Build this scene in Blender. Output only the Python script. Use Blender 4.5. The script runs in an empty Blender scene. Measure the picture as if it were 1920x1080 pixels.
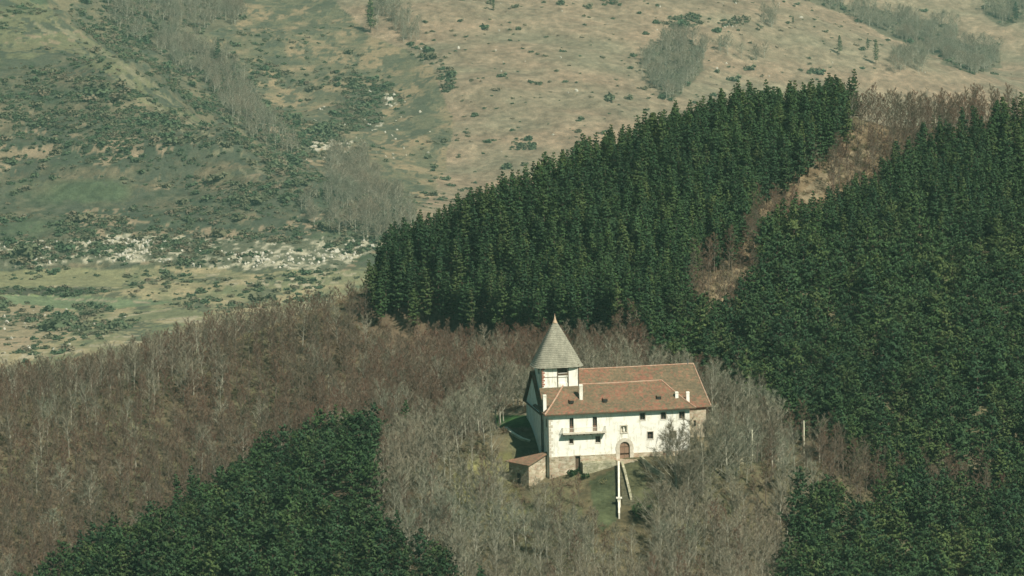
import bpy, math, random
import numpy as np
from mathutils import Vector, Matrix
random.seed(7); rng = np.random.default_rng(7)
C = bpy.context.scene.collection
HAZE = .000052; SKYTINT = (.36, .80, .62); SKYS = .050; SUNE = 4.7; SUNC = (1., .93, .79); EXPO = .50
# ------------------------------------------------------------------ camera model
F = 7000.; PIT = math.radians(7.5); ROLL = .02; H = 128.
CAM = np.array([0, 0, H])
fw = np.array([0, math.cos(PIT), -math.sin(PIT)]); rt = np.array([1., 0, 0]); dn = np.array([0, -math.sin(PIT), -math.cos(PIT)])
RT = rt*math.cos(ROLL)+dn*math.sin(ROLL); DN = -rt*math.sin(ROLL)+dn*math.cos(ROLL)
def P(u, v, D):
    w = fw*F+RT*(u-960)+DN*(v-540); w = w*(D/w[1]); return w+CAM
def proj(x, y, z):
    w = np.stack([np.asarray(x, float), np.asarray(y, float), np.asarray(z, float)-H], -1)
    d = w@fw; return 960+F*(w@RT)/d, 540+F*(w@DN)/d
YAW = math.radians(10)
O = P(1031, 893, 700.)
HX = np.array([math.cos(YAW), math.sin(YAW), 0]); HY = np.array([-math.sin(YAW), math.cos(YAW), 0])
def hw(x, y, z): return O+HX*x+HY*y+np.array([0, 0, z])
def house_xy(x, y):
    dx = x-O[0]; dy = y-O[1]; return dx*HX[0]+dy*HX[1], dx*HY[0]+dy*HY[1]
# ------------------------------------------------------------------ noise
_perm = rng.random((256, 256))
def vnoise(x, y):
    xi = np.floor(x).astype(int); yi = np.floor(y).astype(int); fx = x-xi; fy = y-yi
    fx = fx*fx*(3-2*fx); fy = fy*fy*(3-2*fy)
    g = lambda a, b: _perm[a & 255, b & 255]
    return (g(xi, yi)*(1-fx)+g(xi+1, yi)*fx)*(1-fy)+(g(xi, yi+1)*(1-fx)+g(xi+1, yi+1)*fx)*fy
def fbm(x, y, o=4):
    s = 0; a = .5
    for k in range(o):
        s = s+a*(vnoise(x+17.3*k, y+9.1*k)-.5); x = x*2.03; y = y*2.03; a *= .5
    return s*2      # about -1..1
# ------------------------------------------------------------------ terrain control
ctrl = []
def g(u, v, D): ctrl.append(P(u, v, D))
for a in [(1160,985,682),(1100,1080,662),(1100,1250,632),(700,900,722),(700,1080,672),(700,1250,636),(300,1080,690),(300,1250,650),
          (0,1300,720),(0,1080,762),(0,900,805),(0,750,850),(-200,800,850),(-200,1100,740),(300,1000,772),(300,840,820),(300,690,862),(500,930,770),(500,780,820),(500,636,850),
          (180,1150,715),(450,1040,705),(600,940,715),(560,1000,702),
          (700,582,850),(700,800,772),(820,640,838),(940,650,812),(1050,650,796),(1200,690,765),(1150,725,740),(950,780,735),(850,860,722),(900,960,690),(820,1060,668),
          (860,475,850),(1000,400,860),(1200,310,875),(1400,250,895),(1600,225,915),(1900,240,925),(2150,250,935),
          (1050,520,828),(1200,500,822),(1350,420,845),(1330,570,795),(1450,420,850),(1560,330,880),(1650,270,900),
          (1300,715,752),(1420,800,735),(1410,900,712),(1500,880,712),(1600,1010,692),(1900,1000,725),(1900,800,765),(1900,600,810),(1900,400,865),
          (2200,1000,735),(2200,700,800),(1600,700,775),(1600,500,825),(1600,370,868),(1700,1180,668),(1400,1080,668),(1400,1250,630),(2000,1250,650),(1300,980,690)]: g(*a)
for a in [(6,-2,0),(0,-3,-1.4),(-4.3,-2,-1.9),(12,-2.2,1.4),(14.6,-2.5,2.3),(18,-2,2.3),(23,-1,2.3),(28,0,2.8),(32,4,5),(33,10,6.5),(33,20,7.5),(16,23,9),(0,23,8),
          (-4,20,7.3),(-6,12,5.2),(-4,7,2.4),(-4.5,3.5,-.6),(-9,0,-2.6),(13,-8,-.6),(16,-8,-.2),(14,-13,-3.6),(22,-9,-.5),(5,-9,-2.4),(-4,-9,-4),(15,10,5),(-14,16,5.5),(38,-4,2.2)]:
    ctrl.append(hw(*a))
# back of the near hill, down to the valley
for D, z in ((1010, -40), (1150, -110), (1350, -160)):
    for t in (-.22, -.1, 0, .1, .22): ctrl.append(np.array([t*D, D, z-(25 if t < -.05 else 0)]))
for t, z in ((-.2, -62), (-.1, -50), (-.05, -30), (0, -20), (.05, -5), (.14, 0), (.22, 0)): ctrl.append(np.array([t*950, 950, z]))
for x in (-160, -80, 0, 80, 160): ctrl.append(np.array([x, 560, -48]))
# valley and the far slopes
for a in [(0,660,1850),(0,600,1960),(300,640,1850),(300,600,1930),(0,520,2060),(350,520,2060),(650,560,2000),(650,480,2090),(0,450,2125),(350,450,2130),(0,350,2230),(350,350,2220),
          (0,250,2310),(250,250,2290),(0,100,2460),(-150,100,2460),(120,15,2540),(280,120,2400),(430,240,2270),(560,330,2190),(700,430,2120),(-100,0,2560),(0,-150,2750),
          (700,360,2330),(560,200,2600),(430,100,2700),(300,0,2850),(450,-80,3000),
          (850,380,2330),(1000,270,2480),(900,150,2600),(1200,150,2650),(850,0,2800),(1200,0,2850),(1460,0,2930),(1560,40,2900),(1680,85,2860),(1780,135,2820),(1400,200,2650),(1600,200,2700),
          (1800,250,2700),(1650,20,3250),(1800,80,3200),(1920,130,3150),(2100,100,3200),(1920,-50,3400),(1500,-150,3400),(900,-150,3050)]: g(*a)
for t, D, dz in ((.085, 3040, -22), (.1, 3000, -22), (.115, 2960, -18)):
    z = P(960+t*F, 90, D)[2]; ctrl.append(np.array([t*D, D, z+dz]))
for (u, v, D, dz) in ((430, 240, 2400, -14), (560, 330, 2290, -12), (280, 120, 2540, -14), (120, 15, 2680, -12)):
    p = P(u, v, D); ctrl.append(p+np.array([0, 0, dz]))
ctrl = np.array(ctrl)
def kern(r2): return np.sqrt(r2+9.)
A = ctrl[:, :2]; n = len(A)
K = kern(((A[:, None]-A[None])**2).sum(-1))
M = np.zeros((n+3, n+3)); M[:n, :n] = K-np.eye(n)*.4; M[:n, n] = 1; M[:n, n+1:] = A/1000; M[n, :n] = 1; M[n+1:, :n] = A.T/1000
sol = np.linalg.solve(M, np.concatenate([ctrl[:, 2], [0, 0, 0]])); W = sol[:n]; Q = sol[n:]
def ss(a, b, x): t = np.clip((x-a)/(b-a), 0, 1); return t*t*(3-2*t)
def terr(x, y):
    x = np.asarray(x, float); y = np.asarray(y, float); sh = x.shape; x = x.ravel(); y = y.ravel()
    yc = np.clip(y, 560, 3400); xc = np.clip(x, -.235*yc, .235*yc)
    z = np.empty(len(x))
    for i in range(0, len(x), 40000):
        s = slice(i, i+40000); r2 = (xc[s, None]-A[:, 0])**2+(yc[s, None]-A[:, 1])**2
        z[s] = kern(r2)@W+Q[0]+xc[s]/1000*Q[1]+yc[s]/1000*Q[2]
    z += np.clip(y-3400, 0, 900)*.12
    far = ss(1100, 1900, y)
    hx, hy = house_xy(x, y); hd = np.sqrt((hx-15)**2+(hy-5)**2); nearamp = ss(20, 45, hd)*(1-far)
    z += nearamp*(fbm(x/22, y/22, 3)*1.1)+(1-far)*fbm(x/3.1, y/3.1, 2)*.12
    z += far*(fbm(x/160, y/200, 3)*7+fbm(x/42, y/42, 3)*4.0)
    # terraces and ledges of the left spur
    lf = far*ss(-60, -220, x)*ss(2600, 2350, y)
    st = (z/11+fbm(x/150, y/150, 2)*.9); fr = st-np.floor(st); z += lf*(ss(.5, 1., fr)-fr)*4.0
    return z.reshape(sh)
def onground(u, v, D0=640, D1=960):
    for D in np.arange(D0, D1, .5):
        p = P(u, v, D)
        if terr(np.array([p[0]]), np.array([p[1]]))[0] >= p[2]: return p
    return p
def inpoly(u, v, poly):
    c = np.zeros(np.shape(u), bool); k = len(poly)
    for i in range(k):
        x1, y1 = poly[i]; x2, y2 = poly[(i+1) % k]
        if y1 == y2: continue
        m = ((y1 > v) != (y2 > v)) & (u < (x2-x1)*(v-y1)/(y2-y1)+x1); c ^= m
    return c
# ------------------------------------------------------------------ materials
def newmat(name, rough=.9):
    m = bpy.data.materials.new(name); m.use_nodes = True; nt = m.node_tree
    b = nt.nodes['Principled BSDF']; b.inputs['Roughness'].default_value = rough; b.inputs['Specular IOR Level'].default_value = .15
    return m, nt, b
def noise(nt, scale, detail=4, coord=None, vecscale=None, rough=.55):
    nn = nt.nodes.new('ShaderNodeTexNoise'); nn.inputs['Scale'].default_value = scale; nn.inputs['Detail'].default_value = detail; nn.inputs['Roughness'].default_value = rough
    tc = nt.nodes.new('ShaderNodeNewGeometry') if coord is None else nt.nodes.new('ShaderNodeTexCoord')
    o = tc.outputs['Position'] if coord is None else tc.outputs[coord]
    if vecscale:
        mp = nt.nodes.new('ShaderNodeMapping'); mp.inputs['Scale'].default_value = vecscale; nt.links.new(o, mp.inputs['Vector']); o = mp.outputs[0]
    nt.links.new(o, nn.inputs['Vector']); return nn.outputs['Fac']
def ramp(nt, fac, stops):
    r = nt.nodes.new('ShaderNodeValToRGB'); nt.links.new(fac, r.inputs[0]); e = r.color_ramp.elements
    while len(e) < len(stops): e.new(.5)
    for i, (p, c) in enumerate(stops): e[i].position = p; e[i].color = (*c, 1) if len(c) == 3 else c
    return r.outputs[0]
def mix(nt, fac, a, b, mode='MIX'):
    m = nt.nodes.new('ShaderNodeMix'); m.data_type = 'RGBA'; m.blend_type = mode
    for s, v in ((0, fac), (6, a), (7, b)):
        if isinstance(v, (int, float)): m.inputs[s].default_value = v
        elif isinstance(v, tuple): m.inputs[s].default_value = (*v, 1)
        else: nt.links.new(v, m.inputs[s])
    return m.outputs[2]
def rnd(nt): return nt.nodes.new('ShaderNodeObjectInfo').outputs['Random']
def bump(nt, b, h, s, d=.1):
    bp = nt.nodes.new('ShaderNodeBump'); bp.inputs['Strength'].default_value = s; bp.inputs['Distance'].default_value = d
    nt.links.new(h, bp.inputs['Height']); nt.links.new(bp.outputs[0], b.inputs['Normal'])
def setc(nt, b, c): nt.links.new(c, b.inputs['Base Color'])
def noisy(name, stops, scale, rough=.9, coord=None, extra=None, bmp=0, vs=None):
    m, nt, b = newmat(name, rough); f = noise(nt, scale, 5, coord, vs); c = ramp(nt, f, stops)
    if extra: c = mix(nt, 1., c, ramp(nt, noise(nt, extra[0], 3, coord), extra[1]), 'MULTIPLY')
    setc(nt, b, c)
    if bmp: bump(nt, b, f, bmp)
    return m
MT = {}
def leafmat(name, stops, big):
    m, nt, b = newmat(name, .75); c = ramp(nt, rnd(nt), stops)
    c = mix(nt, 1., c, ramp(nt, noise(nt, big, 2), [(.3, (.72, .78, .8)), (.7, (1.25, 1.2, 1.1))]), 'MULTIPLY')
    c = mix(nt, 1., c, ramp(nt, noise(nt, .9, 3), [(.3, (.55, .6, .58)), (.7, (1.5, 1.38, 1.15))]), 'MULTIPLY')
    setc(nt, b, c); return m
MT['pine'] = leafmat('pine_needles', [(0, (.018, .044, .024)), (.3, (.035, .071, .029)), (.6, (.026, .060, .033)), (.85, (.048, .080, .031)), (1, (.058, .084, .036))], .03)
MT['pinebark'] = noisy('pine_bark', [(.3, (.08, .06, .045)), (.7, (.16, .12, .09))], 3, coord='Object')
def twig(name, stops):
    m, nt, b = newmat(name, .85); c = ramp(nt, rnd(nt), stops)
    c = mix(nt, 1., c, ramp(nt, noise(nt, .035, 3), [(.3, (.85, .98, .95)), (.7, (1.15, .97, .92))]), 'MULTIPLY')
    setc(nt, b, c); return m
MT['twig_red'] = twig('beech_twigs', [(0, (.140, .086, .063)), (.35, (.155, .103, .075)), (.7, (.145, .113, .082)), (1, (.13, .120, .088))])
MT['twig_grey'] = twig('oak_twigs', [(0, (.165, .15, .112)), (.5, (.20, .19, .142)), (1, (.25, .24, .18))])
MT['bark_grey'] = noisy('grey_bark', [(.3, (.17, .16, .125)), (.7, (.46, .45, .36))], .9, coord='Object')
MT['bark_brown'] = noisy('beech_bark', [(.3, (.10, .08, .062)), (.7, (.22, .19, .15))], .9, coord='Object')
MT['bush'] = leafmat('shrub_leaves', [(0, (.045, .065, .034)), (.5, (.06, .085, .04)), (1, (.08, .085, .05))], .02)
MT['rock'] = noisy('limestone', [(.3, (.26, .245, .20)), (.65, (.50, .47, .40))], .5)
# ------------------------------------------------------------------ helpers
def tag(o, label=None, cat=None, group=None, kind=None):
    if label: o['label'] = label
    if cat: o['category'] = cat
    if group: o['group'] = group
    if kind: o['kind'] = kind
    return o
def empty(name, loc=(0, 0, 0), rz=0):
    o = bpy.data.objects.new(name, None); C.objects.link(o); o.location = loc; o.rotation_euler = (0, 0, rz); return o
class MB:
    def __init__(s): s.v = []; s.f = []
    def add(s, vs, fs): k = len(s.v); s.v += [tuple(map(float, p)) for p in vs]; s.f += [tuple(i+k for i in f) for f in fs]; return s
    def box(s, x0, x1, y0, y1, z0, z1):
        return s.add([(x0,y0,z0),(x1,y0,z0),(x1,y1,z0),(x0,y1,z0),(x0,y0,z1),(x1,y0,z1),(x1,y1,z1),(x0,y1,z1)],
                     [(0,3,2,1),(4,5,6,7),(0,1,5,4),(1,2,6,5),(2,3,7,6),(3,0,4,7)])
    def tube(s, pts, rads, n=5, cap=True):
        pts = [Vector(p) for p in pts]; k = len(s.v); vs = []
        for i, p in enumerate(pts):
            d = (pts[min(i+1, len(pts)-1)]-pts[max(i-1, 0)]).normalized(); a = d.orthogonal().normalized(); b = d.cross(a)
            for j in range(n):
                t = 2*math.pi*j/n; vs.append(p+(a*math.cos(t)+b*math.sin(t))*rads[i])
        fs = [(i*n+j, i*n+(j+1) % n, (i+1)*n+(j+1) % n, (i+1)*n+j) for i in range(len(pts)-1) for j in range(n)]
        if cap: fs += [tuple(range(n))[::-1], tuple((len(pts)-1)*n+j for j in range(n))]
        return s.add(vs, fs)
    def lathe(s, prof, n=24, c=(0, 0)):
        vs = [(c[0]+r*math.cos(2*math.pi*j/n), c[1]+r*math.sin(2*math.pi*j/n), z) for r, z in prof for j in range(n)]
        fs = [(i*n+j, i*n+(j+1) % n, (i+1)*n+(j+1) % n, (i+1)*n+j) for i in range(len(prof)-1) for j in range(n)]
        return s.add(vs, fs)
    def build(s, name, mat, parent=None, smooth=False):
        me = bpy.data.meshes.new(name); me.from_pydata(s.v, [], s.f); me.materials.append(mat)
        if smooth: me.polygons.foreach_set('use_smooth', [True]*len(me.polygons))
        o = bpy.data.objects.new(name, me); C.objects.link(o); o.parent = parent; return o
def npmesh(name, V, Fc, mat, parent=None):
    """V (n,3), Fc (m,k) arrays"""
    me = bpy.data.meshes.new(name); m, k = Fc.shape
    me.vertices.add(len(V)); me.vertices.foreach_set('co', np.asarray(V, np.float32).ravel())
    me.loops.add(m*k); me.loops.foreach_set('vertex_index', Fc.astype(np.int32).ravel())
    me.polygons.add(m); me.polygons.foreach_set('loop_start', np.arange(0, m*k, k, dtype=np.int32))
    me.polygons.foreach_set('loop_total', np.full(m, k, np.int32))
    me.update(calc_edges=True); me.materials.append(mat)
    o = bpy.data.objects.new(name, me); C.objects.link(o); o.parent = parent; return o
# ------------------------------------------------------------------ terrain mesh
def seg(a, b, st): return list(np.arange(a, b, st))
ys = np.array(seg(-600, 0, 150)+seg(0, 560, 40)+seg(560, 965, .95)+seg(965, 1800, 18)+seg(1800, 3400, 2.7)+seg(3400, 4601, 120))
ts = np.concatenate([-np.geomspace(1.2, .17, 16)[:-1], np.linspace(-.165, .165, 700), np.geomspace(.17, 1.2, 16)[1:]])
wid = np.maximum(ys, 500.)
GX = ts[None, :]*wid[:, None]; GY = np.repeat(ys[:, None], len(ts), 1)
GX = np.clip(GX, -2500, 2500)+np.arange(len(ts))[None]*1e-4
GZ = terr(GX, GY)
U, V_ = proj(GX, np.maximum(GY, 300), GZ)
wu = U+fbm(GX/25, GY/25, 3)*14; wv = V_+fbm(GX/25+50, GY/25, 3)*9
far = GY > 1400
col = np.zeros(GX.shape+(3,))
def paint(mask, c, a=1.): col[mask] = col[mask]*(1-a)+np.array(c)*a
n1 = fbm(GX/14, GY/14, 4); n2 = fbm(GX/60, GY/30, 3); n3 = fbm(GX/4., GY/4., 3)
def lerp3(c0, c1, t): t = np.clip(t, 0, 1)[..., None]; return np.array(c0)*(1-t)+np.array(c1)*t
FIELDS = [([(-400,508),(90,508),(235,506),(236,524),(228,538),(60,536),(-400,536)], (.165,.160,.092)), ([(-400,540),(100,539),(225,543),(150,553),(-400,551)], (.055,.058,.042)),
 ([(-400,556),(120,554),(330,566),(290,571),(160,583),(60,571),(-400,566)], (.115,.145,.085)), ([(150,608),(240,590),(320,577),(400,590),(300,596),(200,614)], (.14,.145,.085)), ([(100,559),(280,566),(280,569),(100,562)], (.24,.21,.15)),
 ([(200,596),(320,577),(322,580),(205,600)], (.25,.22,.15)), ([(262,532),(420,534),(418,541),(262,541)], (.21,.18,.11))]
WOODPOLY = [[(1205,110),(1230,80),(1290,72),(1325,95),(1318,130),(1290,160),(1262,190),(1240,185),(1210,150)], [(1770,85),(1870,80),(1880,125),(1820,138),(1770,120)],
 [(1440,-30),(1560,0),(1700,28),(1800,55),(1790,115),(1740,100),(1680,70),(1560,20)], [(1840,-20),(2000,-20),(2000,30),(1880,50),(1840,20)],
 [(150,-30),(455,-30),(450,40),(330,75),(380,95),(420,120),(400,165),(300,110),(200,40)], [(340,80),(420,95),(470,165),(500,220),(470,250),(400,180)], [(610,290),(690,290),(710,345),(690,380),(620,370)], [(640,370),(740,370),(790,410),(720,460),(640,430)],
 [(640,190),(720,185),(715,230),(670,245),(600,250)]]
# near ground: leaf litter and dry grass
col[:] = lerp3((.105, .080, .055), (.10, .098, .058), n1*1.3+.5)
# far: tan dry grass on the right hand mountain
tan = lerp3((.20, .148, .106), (.155, .135, .096), n2*1.3+.45); tan = tan*(1+.55*n3[..., None])*(1+.35*n1[..., None])
col[far] = tan[far]
# rockier, rougher ground between the spur and the clean slope
rough_ = far & inpoly(wu, wv, [(60,-60),(560,-60),(690,60),(800,120),(850,220),(830,330),(780,400),(700,400),(560,280),(420,150),(200,40)])
c_ = lerp3((.10, .098, .064), (.205, .158, .102), n1*2.4+.9*n3+.45); col[rough_] = c_[rough_]
# left spur, greener with bands
spur = far & inpoly(wu, wv, [(-900,-300),(100,-60),(130,10),(290,120),(430,240),(560,325),(700,410),(760,470),(720,520),(-900,520)])
bands = fbm(GX/220, GZ/9., 3)+.5*fbm(GX/30, GZ/5, 3)
c_ = lerp3((.048, .062, .042), (.13, .107, .072), bands*1.7+.36+.6*n3)
g2 = ss(.05, .45, fbm(GX/90+9, GY/60, 3)); c_ = c_*(1-g2[..., None])+np.array((.058, .078, .046))*g2[..., None]
c_ = c_*(1+.5*n3[..., None]); col[spur] = c_[spur]
topl = far & (fbm(GX/50, GY/50, 3) > -.1) & inpoly(wu+fbm(GX/60, GY/60, 2)*30, wv+fbm(GX/40, GY/60+9, 2)*25, [(-900,-300),(60,-60),(120,30),(250,110),(430,235),(300,215),(200,140),(0,100),(-900,100)])
c_ = lerp3((.135, .125, .075), (.10, .115, .066), n2+.5)*(1+.4*n3[..., None]); col[topl] = c_[topl]
pm_ = spur & (fbm(GX/20+3, GY/30, 4)+.8*n3 > .14); cd_ = lerp3((.045, .055, .040), (.07, .076, .054), n1+.5); col[pm_] = cd_[pm_]
pm_ = spur & (fbm(GX/60+31, GZ/6.5, 3)+.5*n3+.3*n1 > .42); cd_ = lerp3((.16, .13, .088), (.22, .17, .12), n1+.5); col[pm_] = cd_[pm_]
for k_ in range(3):
    pm_ = far & (n3+n1 > -.1) & inpoly(U+n1*10+k_*26, V_+n3*4-k_*6, [(118,28),(285,128),(425,248),(556,338),(554,342),(420,256),(281,136),(115,34)]); cd_ = lerp3((.19, .17, .12), (.13, .125, .08), n3+.5); col[pm_] = cd_[pm_]
pm_ = rough_ & (fbm(GX/12+3, GY/16, 4)+.9*n3 > .10); cd_ = lerp3((.060, .068, .048), (.085, .085, .058), n1+.5); col[pm_] = cd_[pm_]
# cliff band
cliff = far & inpoly(wu, wv, [(-900,455),(0,452),(300,440),(520,455),(690,438),(712,462),(640,505),(560,512),(400,505),(300,492),(0,502),(-900,500)])
c_ = lerp3((.08, .085, .058), (.36, .33, .255), (n3*1.2+.5*n1)*2.6+.15); col[cliff] = c_[cliff]
for poly in ([(600,262),(660,262),(655,285),(585,282),(575,270)], [(720,178),(742,176),(738,200),(722,198)], [(680,225),(720,218),(715,238),(690,236)]):
    col[far & inpoly(U+fbm(GX/9, GY/9, 3)*10, V_+fbm(GX/9+5, GY/9, 3)*8, poly) & (n3 > -.1)] = (.36, .33, .27)
# valley: meadows, tracks, bare soil
val = far & (wv > 505) & (GY < 2120)
c_ = lerp3((.12, .13, .075), (.26, .215, .135), n1*1.6+.5); col[val] = c_[val]
def patch(poly, c0, c1, k=.06):
    m = far & inpoly(U+(wu-U)*k, V_+(wv-V_)*k, poly); cc = lerp3(c0, c1, n2+.5); col[m] = cc[m]
patch([(-400,508),(90,508),(235,506),(236,524),(228,540),(60,537),(-400,537)], (.195,.20,.105), (.225,.20,.115))
patch([(-400,553),(120,552),(330,566),(290,572),(160,584),(60,572),(-400,566)], (.135,.175,.09), (.17,.19,.095))
patch([(150,606),(240,588),(320,576),(400,590),(300,596),(200,616)], (.165,.18,.095), (.20,.19,.11))
patch([(-400,578),(60,570),(160,590),(150,620),(60,655),(-400,680)], (.24,.195,.13), (.18,.15,.10), .5)
patch([(-300,636),(60,632),(50,658),(-300,660)], (.27,.205,.14), (.25,.20,.14), .2)
patch([(430,536),(560,520),(700,500),(700,520),(560,545),(440,556)], (.18,.165,.10), (.12,.13,.075), .4)
strip = far & inpoly(U+n1*8, V_+n1*5, [(60,-60),(300,-60),(330,80),(470,220),(600,320),(650,370),(560,352),(430,268),(280,150),(100,25)])
c_ = lerp3((.055, .064, .046), (.135, .115, .075), n1*1.5+n3*1.2+.35); col[strip] = c_[strip]
pm_ = val & (fbm(GX/15+3, GY/22, 4)+.8*n3 > .22); cd_ = lerp3((.065, .075, .05), (.10, .10, .065), n1+.5); col[pm_] = cd_[pm_]
pm_ = val & (fbm(GX/25+13, GY/9, 3)+.6*n3 > .42); cd_ = lerp3((.24, .21, .15), (.30, .26, .19), n1+.5); col[pm_] = cd_[pm_]
for poly, c in FIELDS:
    m_ = far & inpoly(U+n1*5, V_+n1*1.5, poly); cc = np.array(c)*(1+.25*n1+.22*n3)[..., None]; col[m_] = cc[m_]
for poly in WOODPOLY:
    m_ = far & inpoly(wu, wv, poly); c_ = lerp3((.075, .072, .05), (.11, .10, .068), n1+.5); col[m_] = c_[m_]
hx__, hy__ = house_xy(GX, GY); gm = np.clip(1-np.hypot((hx__-8)/46, (hy__+8)/42), 0, 1)*2; gm = np.clip(gm, 0, 1)*(GY < 800)
col += (lerp3((.115, .098, .062), (.092, .098, .052), n1*1.4+n3*1.1+.5)-col)*gm[..., None]
# near: lawns, paths, the bare gully
near = GY < 1000
def npatch(poly, c, k=.5):
    m = near & inpoly(U+(wu-U)*k, V_+(wv-V_)*k, poly); cc = lerp3(np.array(c)*.8, np.array(c)*1.25, n3*1.5+n1+.5); col[m] = cc[m]
npatch([(1085,862),(1250,858),(1290,930),(1250,1000),(1215,1075),(1130,1075),(1100,980),(1080,910)], (.09,.078,.046))
npatch([(1105,905),(1156,880),(1158,975),(1125,1000)], (.06,.072,.038), .7)
npatch([(1172,866),(1200,862),(1228,930),(1250,960),(1190,985)], (.075,.078,.043), .7)
npatch([(925,779),(1010,777),(1010,801),(935,801)], (.045,.115,.035), .15)
npatch([(900,745),(1010,745),(1010,777),(915,778)], (.27,.235,.16), .5)
npatch([(850,880),(960,845),(985,960),(930,1000),(850,960)], (.13, .125, .058))
npatch([(1374,844),(1398,852),(1400,870),(1384,864)], (.26,.245,.18), .2)
npatch([(1300,600),(1330,480),(1400,440),(1440,340),(1560,260),(1640,225),(1700,240),(1650,330),(1560,380),(1450,460),(1430,530),(1345,590)], (.145, .11, .07))
npatch([(1325,575),(1340,540),(1395,490),(1412,505),(1370,540),(1345,590)], (.21,.17,.11), .35)
npatch([(1490,370),(1540,320),(1620,270),(1660,262),(1640,290),(1570,340),(1510,385)], (.165,.135,.092), .9)
V3 = np.stack([GX, GY, GZ], -1).reshape(-1, 3); nr, nc = GX.shape
idx = np.arange(nr*nc).reshape(nr, nc)
Fq = np.stack([idx[:-1, :-1], idx[:-1, 1:], idx[1:, 1:], idx[1:, :-1]], -1).reshape(-1, 4)
mg, nt, b = newmat('ground_soil_grass', .95)
at = nt.nodes.new('ShaderNodeAttribute'); at.attribute_name = 'soil'
cc = mix(nt, 1., at.outputs['Color'], ramp(nt, noise(nt, .22, 6, rough=.65), [(.3, (.72, .74, .74)), (.7, (1.26, 1.24, 1.2))]), 'MULTIPLY')
cc = mix(nt, 1., cc, ramp(nt, noise(nt, 1.1, 4), [(.3, (.7, .72, .7)), (.7, (1.3, 1.28, 1.25))]), 'MULTIPLY')
setc(nt, b, cc); bump(nt, b, noise(nt, .35, 5), .6, 1.2)
ground = npmesh('ground', V3, Fq, mg); tag(ground, kind='structure')
ca = ground.data.color_attributes.new('soil', 'FLOAT_COLOR', 'POINT')
ca.data.foreach_set('color', np.concatenate([np.clip(col, .01, .8).reshape(-1, 3), np.ones((nr*nc, 1))], 1).astype(np.float32).ravel())
ground.data.polygons.foreach_set('use_smooth', np.ones(len(Fq), bool))
# ------------------------------------------------------------------ tree generators
def leaf_arrays(cen, size, aspect, up=None, dirs=None, r=None):
    """quads round centres; random facing"""
    r = r or rng; m = len(cen)
    d = dirs if dirs is not None else r.normal(size=(m, 3)); d = d/np.linalg.norm(d, axis=1)[:, None]
    q = r.normal(size=(m, 3)); s = np.cross(d, q); s /= np.linalg.norm(s, axis=1)[:, None]
    a = d*size[:, None]*.5; bb = s*size[:, None]*.5*aspect
    V = np.stack([cen-a, cen+bb*1., cen+a, cen-bb], 1).reshape(-1, 3)
    return V, np.arange(4*m).reshape(m, 4)
def pine_mesh(seed, h=13., rmax=1.9, z0=.2, wild=0.):
    """tiers of boughs carrying flat needle sprays whose faces follow the crown"""
    r = np.random.default_rng(seed); cen = []; nrm = []; sz = []
    tb = MB(); lean = r.normal(0, .12, 2)
    tb.tube([(0, 0, -.8), (lean[0], lean[1], h*.5), (lean[0]*1.6, lean[1]*1.6, h*.97)], [.17, .11, .03], 6)
    z = h*z0; br = MB()
    while z < h*.985:
        f = (z/h-z0)/(1-z0); R = rmax*max(0., 1-max(f, 0.)**(1.25+wild))**.85*(.62+.38*min(1, f*4+.3))+.16; nb = int(r.integers(5, 7)) if f < .8 else 4
        a0 = r.random()*6.28
        for k in range(nb):
            a = a0+k*6.283/nb+r.normal(0, .22); L = R*r.uniform(.6-.2*wild, 1.25); droop = -.12+.55*f+r.normal(0, .09+.15*wild)+.15*wild
            d = np.array([math.cos(a), math.sin(a), droop]); sd_ = np.array([-math.sin(a), math.cos(a), 0]); base = np.array([lean[0]*z/h*1.6, lean[1]*z/h*1.6, z]); e = base+d*L+np.array([0, 0, .15*L])
            br.tube([base, e], [.03, .01], 3, False)
            m = int(5+L*9)
            for q in range(m):
                t = r.uniform(.3, 1.08); p = base+d*L*t+np.array([0, 0, .15*L*t*t])+sd_*r.normal(0, .2*L*(1.2-t)+.05)+np.array([0, 0, r.normal(0, .05)])
                cen.append(p); nrm.append(np.array([math.cos(a), math.sin(a), .8])+r.normal(0, .42, 3)); sz.append(r.uniform(.26, .52+.08*wild)*(.75+.25*min(1, L)))
        z += r.uniform(.46, .72)*(1+.22*wild)
    cen = np.array(cen); nrm = np.array(nrm); nrm /= np.linalg.norm(nrm, axis=1)[:, None]; sz = np.array(sz)[:, None]; m = len(cen)
    q = r.normal(size=(m, 3)); A_ = np.cross(nrm, q); A_ /= np.linalg.norm(A_, axis=1)[:, None]; B_ = np.cross(nrm, A_)
    V = np.stack([cen-A_*sz*.6, cen+B_*sz*.36, cen+A_*sz*.6, cen-B_*sz*.36], 1).reshape(-1, 3)
    return tb, br, V, np.arange(4*m).reshape(m, 4)
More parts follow.
